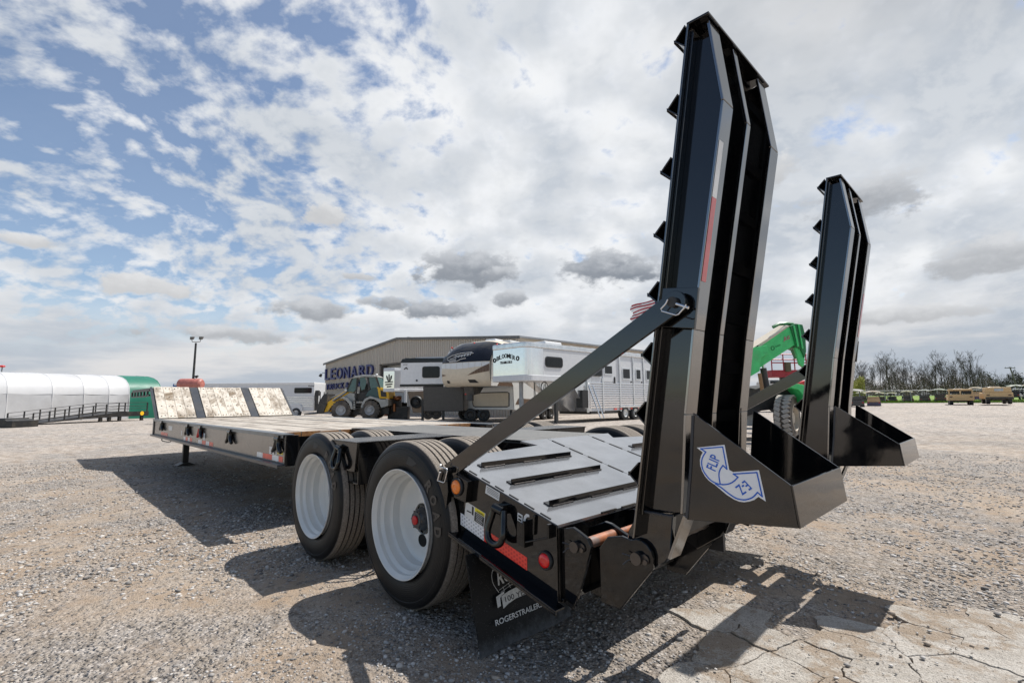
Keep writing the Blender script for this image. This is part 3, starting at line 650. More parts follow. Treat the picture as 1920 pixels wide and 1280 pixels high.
# ---------------- ramps
FY = lambda z_: -1.819+.1653*(2.544-z_)                       # front plane of the ramp
REAR = [(-1.894, 2.5325), (-1.9276, 2.2102), (-1.777, 1.407), (-1.731, 1.107), (-1.700, .76)]
def ramp_meshes():
    R = []
    tf = Matrix.Translation(-O0)
    def mk(): q = MB(); q.tf = tf; return q
    # deck sheet
    q = mk(); t_ = .008
    q.hexa([(.05, FY(.65), .65), (.665, FY(.65), .65), (.665, FY(2.544), 2.544), (.05, FY(2.544), 2.544), (.05, FY(.65)-t_, .65), (.665, FY(.65)-t_, .65), (.665, FY(2.544)-t_, 2.544), (.05, FY(2.544)-t_, 2.544)])
    R.append(('ramp_deck', q, M['blackrough'], .0015))
    # beams: front flange, web, rear flange of two pieces, end piece
    for xo, w_, rough in ((.074, .083, 0), (.290, .034, 1), (.552, .083, 0)):
        q = mk(); yo = -.0085
        def plate(a, b, x0, x1, thick, nrm, mt=RK):   # a, b: (y,z); thickness along nrm
            n_ = Vector((0, nrm[0], nrm[1])).normalized()*thick
            A = [Vector((x0, *a)), Vector((x1, *a)), Vector((x1, *b)), Vector((x0, *b))]; q.hexa(A+[v_+n_ for v_ in A], mt)
        zlo = .735; plate((FY(zlo)+yo, zlo), (FY(2.53)+yo, 2.53), xo, xo+w_, .010, (-1, -.16))
        rr = [(a, b) for a, b in REAR]
        for i in range(len(rr)-1):
            a, b = rr[i+1], rr[i]; dn = Vector((-(b[1]-a[1]), (b[0]-a[0]))); n_ = (-dn[0], -dn[1]); plate(a, (b[0], b[1]-(.003 if i == 1 else 0)), xo, xo+w_, .011, n_, M['flange'])
        xw = xo+w_/2
        poly = [(FY(zlo)+yo-.009, zlo), (FY(2.52)+yo-.009, 2.52)]+[(a+.008, b-(.008 if i == 0 else 0)) for i, (a, b) in enumerate(rr)]
        q.prism(poly, 'x', xw-.005, xw+.005, M['blackrough'] if rough else RK)
        R.append(('ramp_beam', q, None, .0018))
    q = mk(); q.hexa([(.05, -1.819, 2.544), (.665, -1.819, 2.544), (.665, -1.903, 2.541), (.05, -1.903, 2.541), (.05, -1.819, 2.553), (.665, -1.819, 2.553), (.665, -1.903, 2.550), (.05, -1.903, 2.550)])
    R.append(('end_cap', q, RK, .0015))
    # cleats: angle irons, open V forward
    tips = [2.504, 2.249, 2.015, 1.779, 1.555, 1.329, 1.109, .884]
    for z_ in tips:
        q = mk(); y0 = FY(z_)+.0005; e = .046; tt = .006
        for sg in (1, -1):
            A = [(y0, z_+sg*e), (y0+e, z_), (y0+e, z_-sg*tt*1.4), (y0, z_+sg*(e-tt*1.4))]; q.prism(A, 'x', .05, .665)
        R.append(('ramp_cleat', q, RK, .0012))
    for z_ in tips:  # dark strips added to draw the stripes between the beams
        q = mk(); y1 = FY(z_)-.009; q.hexa([(.125, y1, z_-.05), (.285, y1, z_-.05), (.285, y1, z_), (.125, y1, z_), (.125, y1-.006, z_-.05), (.285, y1-.006, z_-.05), (.285, y1-.006, z_), (.125, y1-.006, z_)])
        q.hexa([(.33, y1, z_-.05), (.585, y1, z_-.05), (.585, y1, z_), (.33, y1, z_), (.33, y1-.006, z_-.05), (.585, y1-.006, z_-.05), (.585, y1-.006, z_), (.33, y1-.006, z_)])
        R.append(('cross_strip', q, M['dark'], 0))
    # flip box at the foot
    G = [(-1.757, 1.114), (-2.053, .901), (-2.066, .777), (-1.714, .746)]
    for xa in (.072, .628):
        q = mk(); q.prism(G, 'x', xa, xa+.007); R.append(('flip_box_side', q, RK, .0012))
    q = mk(); q.hexa([(.072, -2.0535, .9005), (.635, -2.0535, .9005), (.635, -2.0595, .8995), (.072, -2.0595, .8995), (.072, -2.0665, .7765), (.635, -2.0665, .7765), (.635, -2.073, .7775), (.072, -2.073, .7775)]); R.append(('flip_box_end', q, RK, .0012))
    q = mk(); q.hexa([(.0795, -1.715, .7475), (.6275, -1.715, .7475), (.6275, -2.0655, .778), (.0795, -2.0655, .778), (.0795, -1.715, .7535), (.6275, -1.715, .7535), (.6275, -2.0655, .784), (.0795, -2.0655, .784)]); R.append(('flip_box_floor', q, M['dark'], 0))
    # feet
    for xa in (.098, .572):
        q = mk(); q.prism([(-1.512, .742), (-1.648, .742), (-1.632, .605), (-1.610, .575), (-1.557, .540), (-1.50, .50), (-1.44, .53), (-1.46, .66)], 'x', xa, xa+.030); R.append(('foot_plate', q, RK, .003))
        q = mk(); q.hexa([(xa-.024, -1.633, .60), (xa+.056, -1.633, .60), (xa+.056, -1.700, .758), (xa-.024, -1.700, .758), (xa-.024, -1.643, .596), (xa+.056, -1.643, .596), (xa+.056, -1.711, .755), (xa-.024, -1.711, .755)]); R.append(('foot_flange', q, M['flange'], .001))
    q = mk(); q.box(.13, .57, -1.64, -1.62, .66, .74); R.append(('foot_bar', q, M['dark'], .002))
    return [(n_, q.mesh(n_, None, m_), b_) for n_, q, m_, b_ in R]
RM = ramp_meshes(); RAMPS = []
for i in range(2):
    root = empty('loading_ramp', (RDX*i, 0, 0), 0, TR, label='near raised ramp with white arrow decal' if i == 0 else 'far raised ramp')
    RAMPS.append(root)
    for n_, me, b_ in RM:
        o = inst(me, n_, root)
        if b_:
            bb = o.modifiers.new('bevel', 'BEVEL'); bb.width = b_; bb.segments = 1; bb.limit_method = 'ANGLE'; bb.angle_limit = math.radians(40)
# weld beads at the foot and along the flip boxes
for par in RAMPS:
    for pts in ([(.090, -1.500, .7445), (.090, -1.585, .7445), (.090, -1.655, .7445)], [(.071, -1.716, .752), (.071, -1.74, .93), (.071, -1.757, 1.105)]):
        mb = TB(); P_ = []
        for a, b in zip(pts[:-1], pts[1:]):
            for k in range(9): v_ = Vector(a).lerp(Vector(b), k/9); v_.z += .0012*math.sin(k*2.6); P_.append(v_)
        mb.tube(P_+[Vector(pts[-1])], .0055, 6); mb.build('weld_bead', M['navy'], par, smooth=60)['kind'] = 'stuff'
# tapes on the rear flanges
def rear_y(z_):
    for (a, b), (c, d_) in zip(REAR[:-1], REAR[1:]):
        if d_ <= z_ <= b: return c+(a-c)*(z_-d_)/(b-d_)
for par, xa, xb in ((RAMPS[0], .078, .112), (RAMPS[1], .594, .630)):
    for z0, z1, mt in ((1.872, 2.069, M['tapeflatw']), (1.577, 1.871, M['tapefade'])):
        mb = TB(); y0, y1 = rear_y(z0)-.0012, rear_y(z1)-.0012
        mb.hexa([(xa, y0, z0), (xb, y0, z0), (xb, y1, z1), (xa, y1, z1), (xa, y0-.001, z0), (xb, y0-.001, z0), (xb, y1-.001, z1), (xa, y1-.001, z1)]); mb.build('reflective_tape', mt, par)
# pin plates + braces (outer side of each ramp)
for par, fx, s_ in ((RAMPS[0], lambda q: q, 1), (RAMPS[1], lambda q: (.709-q), -1)):
    def xr(a, b): return sorted((fx(a), fx(b)))
    mb = TB(); a, b = xr(.060, .0735); mb.prism([(-1.655, 1.574), (-1.806, 1.552), (-1.7835, 1.408), (-1.633, 1.432)], 'x', a, b); mb.build('pin_plate', RK, par, bevel=.0015)
    mb = TB(); a, b = xr(.020, .036)
    ux, uz = -.881, .474; nx, nz = .474, .881; c0 = Vector((-.395, .785)); c1 = Vector((-1.735, 1.505)); hw = .040
    dv = (c1-c0).normalized(); nv = Vector((dv.y, -dv.x))
    poly = [c0-nv*hw*-1+dv*.0, c0-nv*hw+dv*.05]+[c1+(-nv*math.cos(q)+dv*math.sin(q))*hw for q in (0, .4, .8, 1.2, 1.57, 1.95, 2.35, 2.75, 3.14)]
    mb.prism([tuple(p) for p in poly], 'x', a, b); bro = mb.build('brace_bar', RK, par, bevel=.0015)
    mb = TB(); mb.cyl((fx(.004), -1.732, 1.503), (fx(.060), -1.732, 1.503), .019, n=18); mb.cyl((fx(.0365), -1.732, 1.503), (fx(.0595), -1.732, 1.503), .034, n=18); mb.build('pin', M['dark'], bro, smooth=35)
    mb = TB(); mb.cyl((fx(-.012), -.43, .80), (fx(.0598), -.43, .80), .016, n=14); mb.build('pin', M['dark'], bro, smooth=35)
# zinc wire lock pins
def wirepin(pts, rod, X):
    mb = TB(); mb.tube([up_(a, b, (1, 0, 0), X) for a, b in pts], .0028, 8); A, B = (up_(a, b, (1, 0, 0), X+.004) for a, b in rod); mb.cyl(A, B, .0052, n=10); mb.build('wire_lock_pin', M['zinc'], RAMPS[0], smooth=60)
z3 = lambda a, b: (1180+a/4.92, 540+b/4.92); z1 = lambda a, b: (820+a/5.333, 820+b/5.333)
wirepin([z3(355, 105), z3(335, 145), z3(292, 192), z3(300, 212), z3(432, 250), z3(455, 240), z3(518, 165), z3(522, 150)], (z3(432, 145), z3(545, 182)), -.004)
wirepin([z1(35, 270), z1(20, 290), z1(95, 312), z1(100, 330), z1(75, 440), z1(62, 450), z1(10, 432)], (z1(28, 345), z1(5, 430)), -.016)
# decal on the near flip box: arrows, FLIP / E-Z
K = .072
zd = lambda a, b: (1290+a/8.53, 810+b/8.53)
def dpt(p, off): return up_(*zd(*p), (1, 0, 0), K-off)
mb = TB()
out = [(140, 245), (585, 200), (660, 600), (720, 635), (1135, 605), (1245, 1105), (1125, 1030), (1060, 1080), (985, 1105), (900, 1117), (820, 1108), (740, 1075), (620, 1000), (430, 840), (330, 770), (270, 700), (225, 620), (195, 530), (190, 450), (205, 380), (235, 320)]
n_ = len(out); vs = [dpt(p, .0002) for p in out]+[dpt(p, .0010) for p in out]
mb.add(vs, [tuple(range(n_)), tuple(range(2*n_-1, n_-1, -1))]+[(i, (i+1) % n_, (i+1) % n_+n_, i+n_) for i in range(n_)], M['decalw'])
dec = mb.build('arrow_decal', None, RAMPS[0])
def ribbon(mb, pts, wd, m, off=.0011, th=.0005):
    P = [dpt(p, off) for p in pts]
    for i in range(len(P)-1):
        a, b = P[i], P[i+1]; dd = (b-a).normalized(); s_ = Vector((0, -dd.z, dd.y))*wd/2; a = a-dd*wd*.35; b = b+dd*wd*.35
        t_ = Vector((-th-(i % 2)*.0001, 0, 0)); mb.hexa([a-s_, b-s_, b+s_, a+s_, a-s_+t_, b-s_+t_, b+s_+t_, a+s_+t_], m)
def curve(P, n=5):
    o_ = []
    for i in range(len(P)-1):
        p0, p1, p2, p3 = (Vector(P[max(0, min(len(P)-1, i+k))]) for k in (-1, 0, 1, 2))
        for j in range(n): t_ = j/n; o_.append(tuple(.5*((2*p1)+(p2-p0)*t_+(2*p0-5*p1+4*p2-p3)*t_*t_+(3*p1-p0-3*p2+p3)*t_**3)))
    return o_+[tuple(P[-1])]
mb = TB(); W_ = .0042
ribbon(mb, [(200, 264), (555, 234), (622, 590), (560, 530)], W_, M['decalb']); ribbon(mb, curve([(560, 530), (512, 600), (495, 690), (515, 825)]), W_, M['decalb'], .00122)
ribbon(mb, [(208, 266), (285, 315)], W_, M['decalb'], .00122)
ribbon(mb, curve([(285, 315), (235, 400), (218, 490), (240, 600), (310, 710), (400, 790), (520, 832), (640, 828), (730, 785), (800, 718)]), W_, M['decalb'], .00134)
ribbon(mb, [(800, 718), (722, 665)], W_, M['decalb'], .00146); ribbon(mb, [(725, 667), (1102, 642), (1188, 1028), (1112, 960)], W_, M['decalb'], .00134)
ribbon(mb, curve([(1112, 960), (1040, 1035), (950, 1072), (870, 1078), (760, 1050), (640, 970), (540, 890), (440, 825)]), W_, M['decalb'], .00158)
mb.build('arrow_outline', None, dec)
mb = TB()
def dt(s, o_, xe, ye): PT(mb, s, (1, 0, 0), K-.0009, zd(*o_), zd(*xe), zd(*ye), M['decalb'], .012)
dt('FLIP', (432, 630), (510, 402), (292, 562)) if False else PT(mb, 'FLIP', (1, 0, 0), K-.0009, zd(440, 628), zd(520, 405), zd(290, 560), M['decalb'], .012)
PT(mb, 'E-Z', (1, 0, 0), K-.0009, zd(905, 765), zd(750, 875), zd(1030, 900), M['decalb'], .012)
mb.build('lettering', None, dec)

# ---------------- wheels
def tyre_mesh():
    # profile along the axle: a = 0 outer face .. .255 inner face
    R_ = .465; p = [(.022, .300), (.012, .312), (.004, .335), (.000, .365), (.001, .395), (.006, .418), (.004, .420), (.006, .430), (.012, .442), (.018, .4475), (.022, .449), (.027, .4575), (.034, .4630)]
    gr = [.070, .108, .146, .184]; last = .034
    for g in gr: p += [(g-.0062, R_), (g-.0048, R_-.015), (g+.0048, R_-.015), (g+.0062, R_)]
    q = [(.255-a, r) for a, r in reversed(p[:13])]; p = p+q
    mb = MB(); mb.lathe(p, (0, 0, 0), (1, 0, 0), 96, closed=True); 
    return mb
def raised_arc(mb, s, r, a0, da, h, x, tf=None, m=None):
    """letters around a circle on the sidewall; angle measured clockwise from the top as seen from outside (-x)"""
    for i, ch in enumerate(s):
        if ch == ' ': continue
        a = a0+i*da; rad = Vector((0, -math.sin(a), math.cos(a))); tan = Vector((0, -math.cos(a), -math.sin(a))); w_ = h*.88
        text_into(mb, ch, rad*(r-h/2)-tan*(w_/2)*1+Vector((x, 0, 0)), tan*w_, rad*h, m, .0022, .045, Vector((-1, 0, 0)))
tm = tyre_mesh(); lm = MB()
raised_arc(lm, 'ROAD', .374, math.radians(50), math.radians(12.5), .060, .0005)
lm2 = MB(); raised_arc(lm2, 'ROAD X', .372, math.radians(200), math.radians(9.0), .036, .0005)
for k in range(24):
    if 2 < k < 9: continue
    a = k*math.pi/12; raised = Vector((0, -math.sin(a), math.cos(a)))
lugs = MB()
for a0, a1, r0_, r1_ in ((10, 26, .345, .398),):
    poly = [(-math.sin(math.radians(a))*r, math.cos(math.radians(a))*r) for a, r in ((a0, r0_), (a0+3, r1_), (a1, r1_-.008), (a1-5, r0_+.008))]; lugs.prism(poly, 'x', -.0008, .01)
TY = tm.mesh('tyre', 40, M['tyre']); LT = lm.mesh('tyre_lettering', None, simple('tyre_letter', (.055, .047, .040), .5), recalc=False); LG = lugs.mesh('tyre_logo', None, M['rubber'])
q = MB()
rim = [(.016, .290), (.004, .301), (-.006, .3055), (-.010, .3045), (-.009, .2995), (.006, .290), (.014, .283), (.036, .2815), (.046, .272), (.054, .2655), (.088, .2650), (.098, .258), (.106, .2500), (.138, .2480), (.150, .2440), (.161, .225), (.165, .20), (.163, .172), (.160, .150), (.160, .09)]
q.lathe(rim+[(.172, .09), (.172, .25), (.18, .262), (.23, .285), (.245, .300), (.235, .306), (.2, .292), (.05, .292)], (0, 0, 0), (1, 0, 0), 96, closed=True)
RIMM = q.mesh('rim', 35, M['rimwhite'])
holes = MB()
for k in range(1):
    a = math.radians(180); c = Vector((.1595, -math.sin(a)*.125, math.cos(a)*.125)); rad = Vector((0, -math.sin(a), math.cos(a))); tan = Vector((0, -math.cos(a), -math.sin(a)))
    ring = [c+rad*math.cos(t_)*.036+tan*math.sin(t_)*.042 for t_ in np.linspace(0, 2*math.pi, 21)[:-1]]; o_ = len(holes.v)
    holes.add([r-Vector((.0012, 0, 0)) for r in ring]+[r+Vector((.0005, 0, 0)) for r in ring], [tuple(range(20)), tuple(range(39, 19, -1))]+[(i, (i+1) % 20, (i+1) % 20+20, i+20) for i in range(20)])
M['hole'] = simple('black_void', (.003, .003, .003), .9)
HOLM = holes.mesh('hand_hole', None, M['hole'])
hb = MB(); hb.lathe([(.1605, .068), (.150, .064), (.128, .058), (.120, .052), (.116, .048), (.110, .046), (.108, .034)], (0, 0, 0), (1, 0, 0), 32, M['navy']); hb.lathe([(.1085, .036), (.1085, .0)], (0, 0, 0), (1, 0, 0), 24, M['navy'])
for k in range(6): a = math.pi*k/3; hb.cyl((.118, .052*math.cos(a), .052*math.sin(a)), (.113, .052*math.cos(a), .052*math.sin(a)), .005, n=6, m=M['bolt'])
HUB = hb.mesh('hub', 35); q = MB(); q.lathe([(.108, .026), (.100, .026), (.096, .020), (.096, 0)], (0, 0, 0), (1, 0, 0), 24); CAP = q.mesh('hub_cap', 40, M['redcap'])
def wheel(x, y_, flip, hubon=True, inner=False, rot=0.):
    root = empty('wheel', Vector((x, y_, .465))-O0, 0, TR)
    root.rotation_euler = (rot, 0, math.pi if flip else 0)
    inst(TY, 'tyre', root); inst(RIMM, 'rim', root)
    if not inner: inst(LT, 'tyre_lettering', root); inst(LG, 'tyre_logo', root); inst(HOLM, 'hand_hole', root)
    if not inner and hubon: inst(HUB, 'hub', root); inst(CAP, 'hub_cap', root)
    return root
AX = 1.2173
for y_, rt in ((0, 0), (AX, -.25)):
    wheel(-.014, y_, False, y_ == 0, rot=rt); wheel(.335, y_, False, inner=True); wheel(2.59, y_, True); wheel(2.59-.335, y_, True, inner=True)
    mb = TB(); mb.cyl((.15, y_, .465), (2.44, y_, .465), .065, n=20); mb.build('axle', M['dark'], TR, smooth=40)
    for xx in (.90, 1.62): 
        mb = TB(); mb.box(xx, xx+.08, y_-.42, y_+.10, .36, .42); mb.cyl((xx+.04, y_+.28, .36), (xx+.04, y_+.28, .62), .11, n=18); mb.build('suspension_arm', M['dark'], TR, smooth=35)

# ---------------- main frame, centre deck, fender boxes
mb = TB(); 
for xx in (.862, 1.70): mb.box(xx, xx+.028, -1.10, 9.0, .52, .60); mb.box(xx+.008, xx+.02, -.18, 9.0, .60, .868); mb.box(xx-.03, xx+.058, -.18, 9.0, .869, .877)
mb.build('frame_beam', M['dark'], TR)
mb = TB(); mb.box(.85, 1.74, -.186, 2.345, .8785, .890); mb.build('centre_deck', M['speckled'], TR, bevel=.001)
mb = TB(); mb.box(.838, .8495, -.15, 2.34, .70, .889); mb.box(1.7405, 1.752, -.15, 2.34, .70, .889); mb.build('deck_edge', BK, TR)
for s_ in (0, 1):
    fx = (lambda q: q) if s_ == 0 else MX
    def bx(mb, a, b, y0, y1, z0, z1, m=None): u, v = sorted((fx(a), fx(b))); mb.box(u, v, y0, y1, z0, z1, m)
    mb = TB(); u, v = sorted((fx(.03), fx(.045))); mb.prism([(1.0, .880), (.622, .880), (.655, .686), (.965, .686)], 'x', u, v); mb.build('fender_face', M['blackside'], TR, bevel=.0015)
    mb = TB(); bx(mb, .046, .837, .628, .640, .60, .878); bx(mb, .046, .837, .98, .992, .60, .878); bx(mb, .046, .837, .6405, .9795, .60, .612); mb.build('fender_box', BK, TR, bevel=.0015)
    mb = TB(); bx(mb, .022, .837, .612, 1.008, .881, .889); mb.build('fender_top', M['treadplate'], TR, bevel=.001)
lash_ring((.008, .855, .835), .92, TR)
mb = TB(); mb.box(.0, .0295, .80, .91, .80, .815); mb.build('ring_bracket', BK, TR, bevel=.001)
# hose loops under the fender box
for k in range(3):
    mb = TB(); mb.tube(curve([(.22+.08*k, .66, .62), (.2+.08*k, .60, .50), (.26+.08*k, .55, .40), (.4+.05*k, .62, .36), (.6, .7, .46)], 6), .009, 8); mb.build('air_hose', M['rubber'], TR, smooth=60)

# ---------------- long front deck
YR, YF = 2.35, 8.25
mb = TB(); mb.box(.135, 2.455, YR, YF, .60, .61); 
for k in range(10): yy = YR+.12+k*.62; mb.box(.135, 2.455, yy, yy+.05, .74, .829)
mb.box(.07, 2.52, 8.235, 8.42, .842, .868); mb.box(.076, .134, 2.04, 8.3, .855, .866); mb.box(2.456, 2.514, 2.04, 8.3, .855, .866); mb.build('cross_members_and_fillers', M['dark'], TR)  # filler plates added to block sun streaks through the deck gaps
# side panels, one per sheet
ys = [2.016, 2.60, 3.25, 3.89, 4.55, 5.25, 6.0, 6.8, 7.6, 8.30]
for s_ in (0, 1):
    fx = (lambda q: q) if s_ == 0 else MX
    for a, b in zip(ys[:-1], ys[1:]):
        u, v = sorted((fx(.056), fx(.066))); mb = TB(); mb.box(u, v, a+.0015, b-.0015, .62, .868); mb.build('side_panel', M['blackpanel'], TR, bevel=.001)
    u, v = sorted((fx(.040), fx(.135))); mb = TB(); mb.box(u, v, 2.016, 8.30, .8695, .8805); u, v = sorted((fx(.036), fx(.0395))); mb.box(u, v, 2.016, 8.30, .846, .8805); mb.build('top_rail', M['rail'], TR, bevel=.001)
    mb = TB(); u, v = sorted((fx(.004), fx(.075))); mb.box(u, v, 2.02, 8.30, .606, .6185); u, v = sorted((fx(.0), fx(.0035))); mb.box(u, v, 2.02, 8.30, .590, .6185); mb.build('rub_rail', M['navy'], TR, bevel=.001)
    u, v = sorted((fx(.068), fx(.175))); mb = TB(); mb.box(u, v, 2.016, 2.03, .60, .868); mb.build('deck_corner_plate', BK, TR, bevel=.002)
    u, v = sorted((fx(.176), fx(.80))); mb = TB(); mb.box(u, v, 2.30, 2.32, .64, .828); mb.build('rear_bulkhead', BK, TR)
    u, v = sorted((fx(.045), fx(.0665))); mb = TB(); mb.box(u, v, 8.301, 8.40, .60, .88); mb.build('deck_corner_plate', M['dark'], TR)
def side_tape(y1, y0, mt): mb = TB(); mb.box(.0545, .0555, y0, y1, .634, .6815); mb.build('reflective_tape', mt, TR)
for a, b, mt in ((2.738, 2.572, 'w'), (2.568, 2.318, 'r'), (2.314, 2.150, 'w'), (2.145, 2.052, 'r'), (5.95, 5.83, 'w'), (5.82, 5.70, 'r'), (5.69, 5.57, 'w'), (5.56, 5.436, 'r'), (5.089, 4.90, 'w'), (4.89, 4.71, 'r'), (4.70, 4.54, 'w'), (4.53, 4.355, 'r'), (7.66, 7.40, 'r'), (7.38, 7.11, 'r')):
    side_tape(a, b, M['tapeflatw' if mt == 'w' else 'tapeflatr'])
mb = TB(); mb.box(.0545, .0555, 2.20, 2.395, .686, .752, M['stickerw']); mb.box(.0538, .0544, 2.23, 2.27, .69, .745, M['stickerk']); mb.box(.0538, .0544, 2.31, 2.35, .69, .70, M['stickerk']); mb.box(.0538, .0544, 2.215, 2.30, .735, .75, M['stickery']); mb.box(.0538, .0544, 2.05, 2.18, .70, .73, M['stickery']); mb.build('warning_sticker', None, TR)
for a, b, z0, z1 in ((6.78, 7.05, .735, .80), (6.08, 6.13, .69, .76), (4.76, 4.84, .69, .775)): mb = TB(); mb.box(.0545, .0555, a, b, z0, z1); mb.build('data_sticker', M['stickerw'], TR)
for yy, red in ((7.52, 0), (5.65, 0), (4.93, 1), (3.62, 0), (2.14, 0)):
    mb = TB(); c = Vector((.036, yy, .835)); mb.cyl(c+Vector((0, .05, 0)), c-Vector((0, .05, 0)), .022, n=12); mb.box(.02, .0545, yy-.055, yy+.055, .835, .868)
    o = mb.build('tie_down_winch', BK, TR, smooth=40)
    for s_ in (1, -1):
        mb = TB(); mb.tube(curve([c+Vector((0, .03*s_, 0)), c+Vector((-.003, .03*s_, -.04)), c+Vector((-.004, .045*s_, -.07)), c+Vector((-.005, .075*s_, -.10)), c+Vector((-.003, .105*s_, -.112))]), [.021]*16+[.018]*4+[.011], 8); mb.build('hook', M['redcap'] if (red and s_ == 1) else BK, o, smooth=60)
# planks, laid lengthways
x = .139; k = 0; rs = random.Random(5)
while x < 2.44:
    w_ = .184; gap = .008
    if k in (2, 9): gap = .024
    joints = [YR, YR+rs.uniform(1.0, 4.6), YF] if k not in (0,) else [YR, 4.9, YF]
    for a, b in zip(joints[:-1], joints[1:]):
        mb = TB(); top = .8765+rs.uniform(-.002, .0025); mb.box(x, min(x+w_, 2.452), a+.002, b-.002, .831, top); mb.build('deck_plank', M['wood'], TR, bevel=.002)
    x += w_+gap; k += 1
# fresh sawn plank stub at the corner
# sloping front board of the drop
SY0, SZ0, SY1, SZ1 = 8.30, .872, 9.10, 1.452
sv = Vector((0, SY1-SY0, SZ1-SZ0)); sn = Vector((0, -(SZ1-SZ0), SY1-SY0)).normalized()
def slope_box(mb, x0, x1, f0, f1, h0, h1):
    b0 = Vector((0, SY0, SZ0)); P_ = []
    for h in (h0, h1):
        for xx, f in ((x0, f0), (x1, f0), (x1, f1), (x0, f1)): p = b0+sv*f+sn*h; P_.append((xx, p.y, p.z))
    mb.hexa(P_)
mb = TB(); slope_box(mb, .06, 2.50, -.02, 1.0, -.02, 0); mb.build('slope_sheet', M['navy'], TR)
for a, b in ((.06, .095), (.705, .84), (1.645, 1.785), (2.46, 2.50)): mb = TB(); slope_box(mb, a, b, -.015, 1.01, .001, .022); mb.build('slope_strip', M['navy'], TR, bevel=.002)
for a, b, n_ in ((.11, .695, 4), (.85, 1.635, 6), (1.795, 2.45, 4)):
    w_ = (b-a)/n_
    for k in range(n_):
        mb = TB(); slope_box(mb, a+k*w_+.002, a+(k+1)*w_-.002, 0, 1.0, .001, .030+rs.uniform(0, .002)); pl = mb.build('slope_plank', M['wood2'], TR, bevel=.001)
        mb = TB()
        for f in (.06, .36, .66, .94):
            for g in ((.3, .7) if k % 2 == int(f*10) % 2 or f in (.06, .94) else (.5,)):
                p = Vector((a+(k+g)*w_, SY0, SZ0))+sv*(f+rs.uniform(-.015, .015)); mb.cyl(p+sn*.031, p+sn*.036, .011, n=6)
        mb.build('bolt_head', M['bolt'], pl)['kind'] = 'stuff'
# upper deck beyond the slope
mb = TB(); mb.box(.06, 2.50, 9.105, 11.3, 1.425, 1.452); mb.build('upper_deck', M['dark'], TR)
for s_ in (0, 1):
    a, b = ((.05, .075), (2.515, 2.54))[s_]
    mb = TB(); mb.box(a, b, 9.105, 11.3, 1.395, 1.424); mb.box(a, b, 9.6, 11.3, 1.285, 1.31)
    yy = 9.3
    for k in range(6): mb.box(a, b, yy, yy+.10, 1.305, 1.40); yy += .40
    mb.hexa([(a, 9.105, 1.30), (b, 9.105, 1.30), (b, 9.6, 1.285), (a, 9.6, 1.285), (a, 9.105, 1.33), (b, 9.105, 1.33), (b, 9.6, 1.31), (a, 9.6, 1.31)])
    mb.build('upper_side_truss', M['dark'], TR)
mb = TB(); mb.box(.8, 1.8, 9.2, 11.2, 1.15, 1.42); mb.build('gooseneck', M['dark'], TR)
mb = TB(); mb.prism([(8.3, .62), (9.1, .62), (9.5, 1.1), (9.5, 1.39), (9.1, 1.39), (8.4, .85)], 'x', .80, 1.79); mb.build('neck_frame', M['dark'], TR)
for xx in (.62, 1.97):
    mb = TB(); mb.box(xx-.048, xx+.048, 8.552, 8.648, .05, .66); leg = mb.build('landing_leg', M['dark'], TR, bevel=.004)
    mb = TB(); mb.prism([(-.15, 0), (.15, 0), (.11, .02), (.05, .05), (-.05, .05), (-.11, .02)], 'y', -.13, .13); mb.v = [(a+xx-0, b+8.6, c) for a, b, c in mb.v]
    mb.build('leg_foot', M['dark'], leg)
mb = TB(); mb.box(.66, .70, 8.58, 8.62, .45, .60); mb.build('crank', M['dark'], TR)
mb = TB(); mb.tube(curve([(.10, 7.72, .60), (.08, 7.70, .545), (.08, 7.5, .53), (.10, 7.1, .545), (.12, 7.05, .60)]), .008, 6); mb.build('hanging_cable', M['rubber'], TR, smooth=60)
# mud flap
FN = Vector((0, 1, -.27)); FK = -.752
def fy_(z_): return FK+.27*z_
for s_ in (0, 1):
    a, b = ((-.04, .604), (1.985, 2.63))[s_]; mb = TB(); n_ = 8
    vs = []; fs = []
    for side in (0, 1):
        for i in range(n_+1):
            for j in range(9):
                z_ = .0+.425*i/n_; vs.append((a+(b-a)*j/8, fy_(z_)+side*.008+.010*math.sin(j*.8)*(1-i/n_), z_))
    def id_(s, i, j): return s*(n_+1)*9+i*9+j
    for s in (0, 1): fs += [(id_(s, i, j), id_(s, i, j+1), id_(s, i+1, j+1), id_(s, i+1, j)) for i in range(n_) for j in range(8)]
    for i in range(n_): fs += [(id_(0, i, 0), id_(1, i, 0), id_(1, i+1, 0), id_(0, i+1, 0)), (id_(0, i, 8), id_(1, i, 8), id_(1, i+1, 8), id_(0, i+1, 8))]
    for j in range(8): fs += [(id_(0, 0, j), id_(1, 0, j), id_(1, 0, j+1), id_(0, 0, j+1)), (id_(0, n_, j), id_(1, n_, j), id_(1, n_, j+1), id_(0, n_, j+1))]
    mb.add(vs, fs); fl = mb.build('mud_flap', M['flap'], TR, smooth=30)
    if s_ == 0: FLAP = fl
mb = TB(); zf = lambda a_, b_: (860+a_/5.567, 1020+b_/5.567); fk = FK-.0125
def ft(s, o_, xe, ye, m, bold=.0):
    PT(mb, s, tuple(FN), fk, zf(*o_), zf(*xe), zf(*ye), m, bold)
ft('ROGERSTRAILERS.COM', (388, 852), (1010, 590), (378, 790), M['flaptext'], .012)
ft('RO', (412, 432), (560, 365), (398, 285), M['flaptext'], .02)
def fpt(a_, b_, off=0.): return up_(*zf(a_, b_), tuple(FN), fk-off)
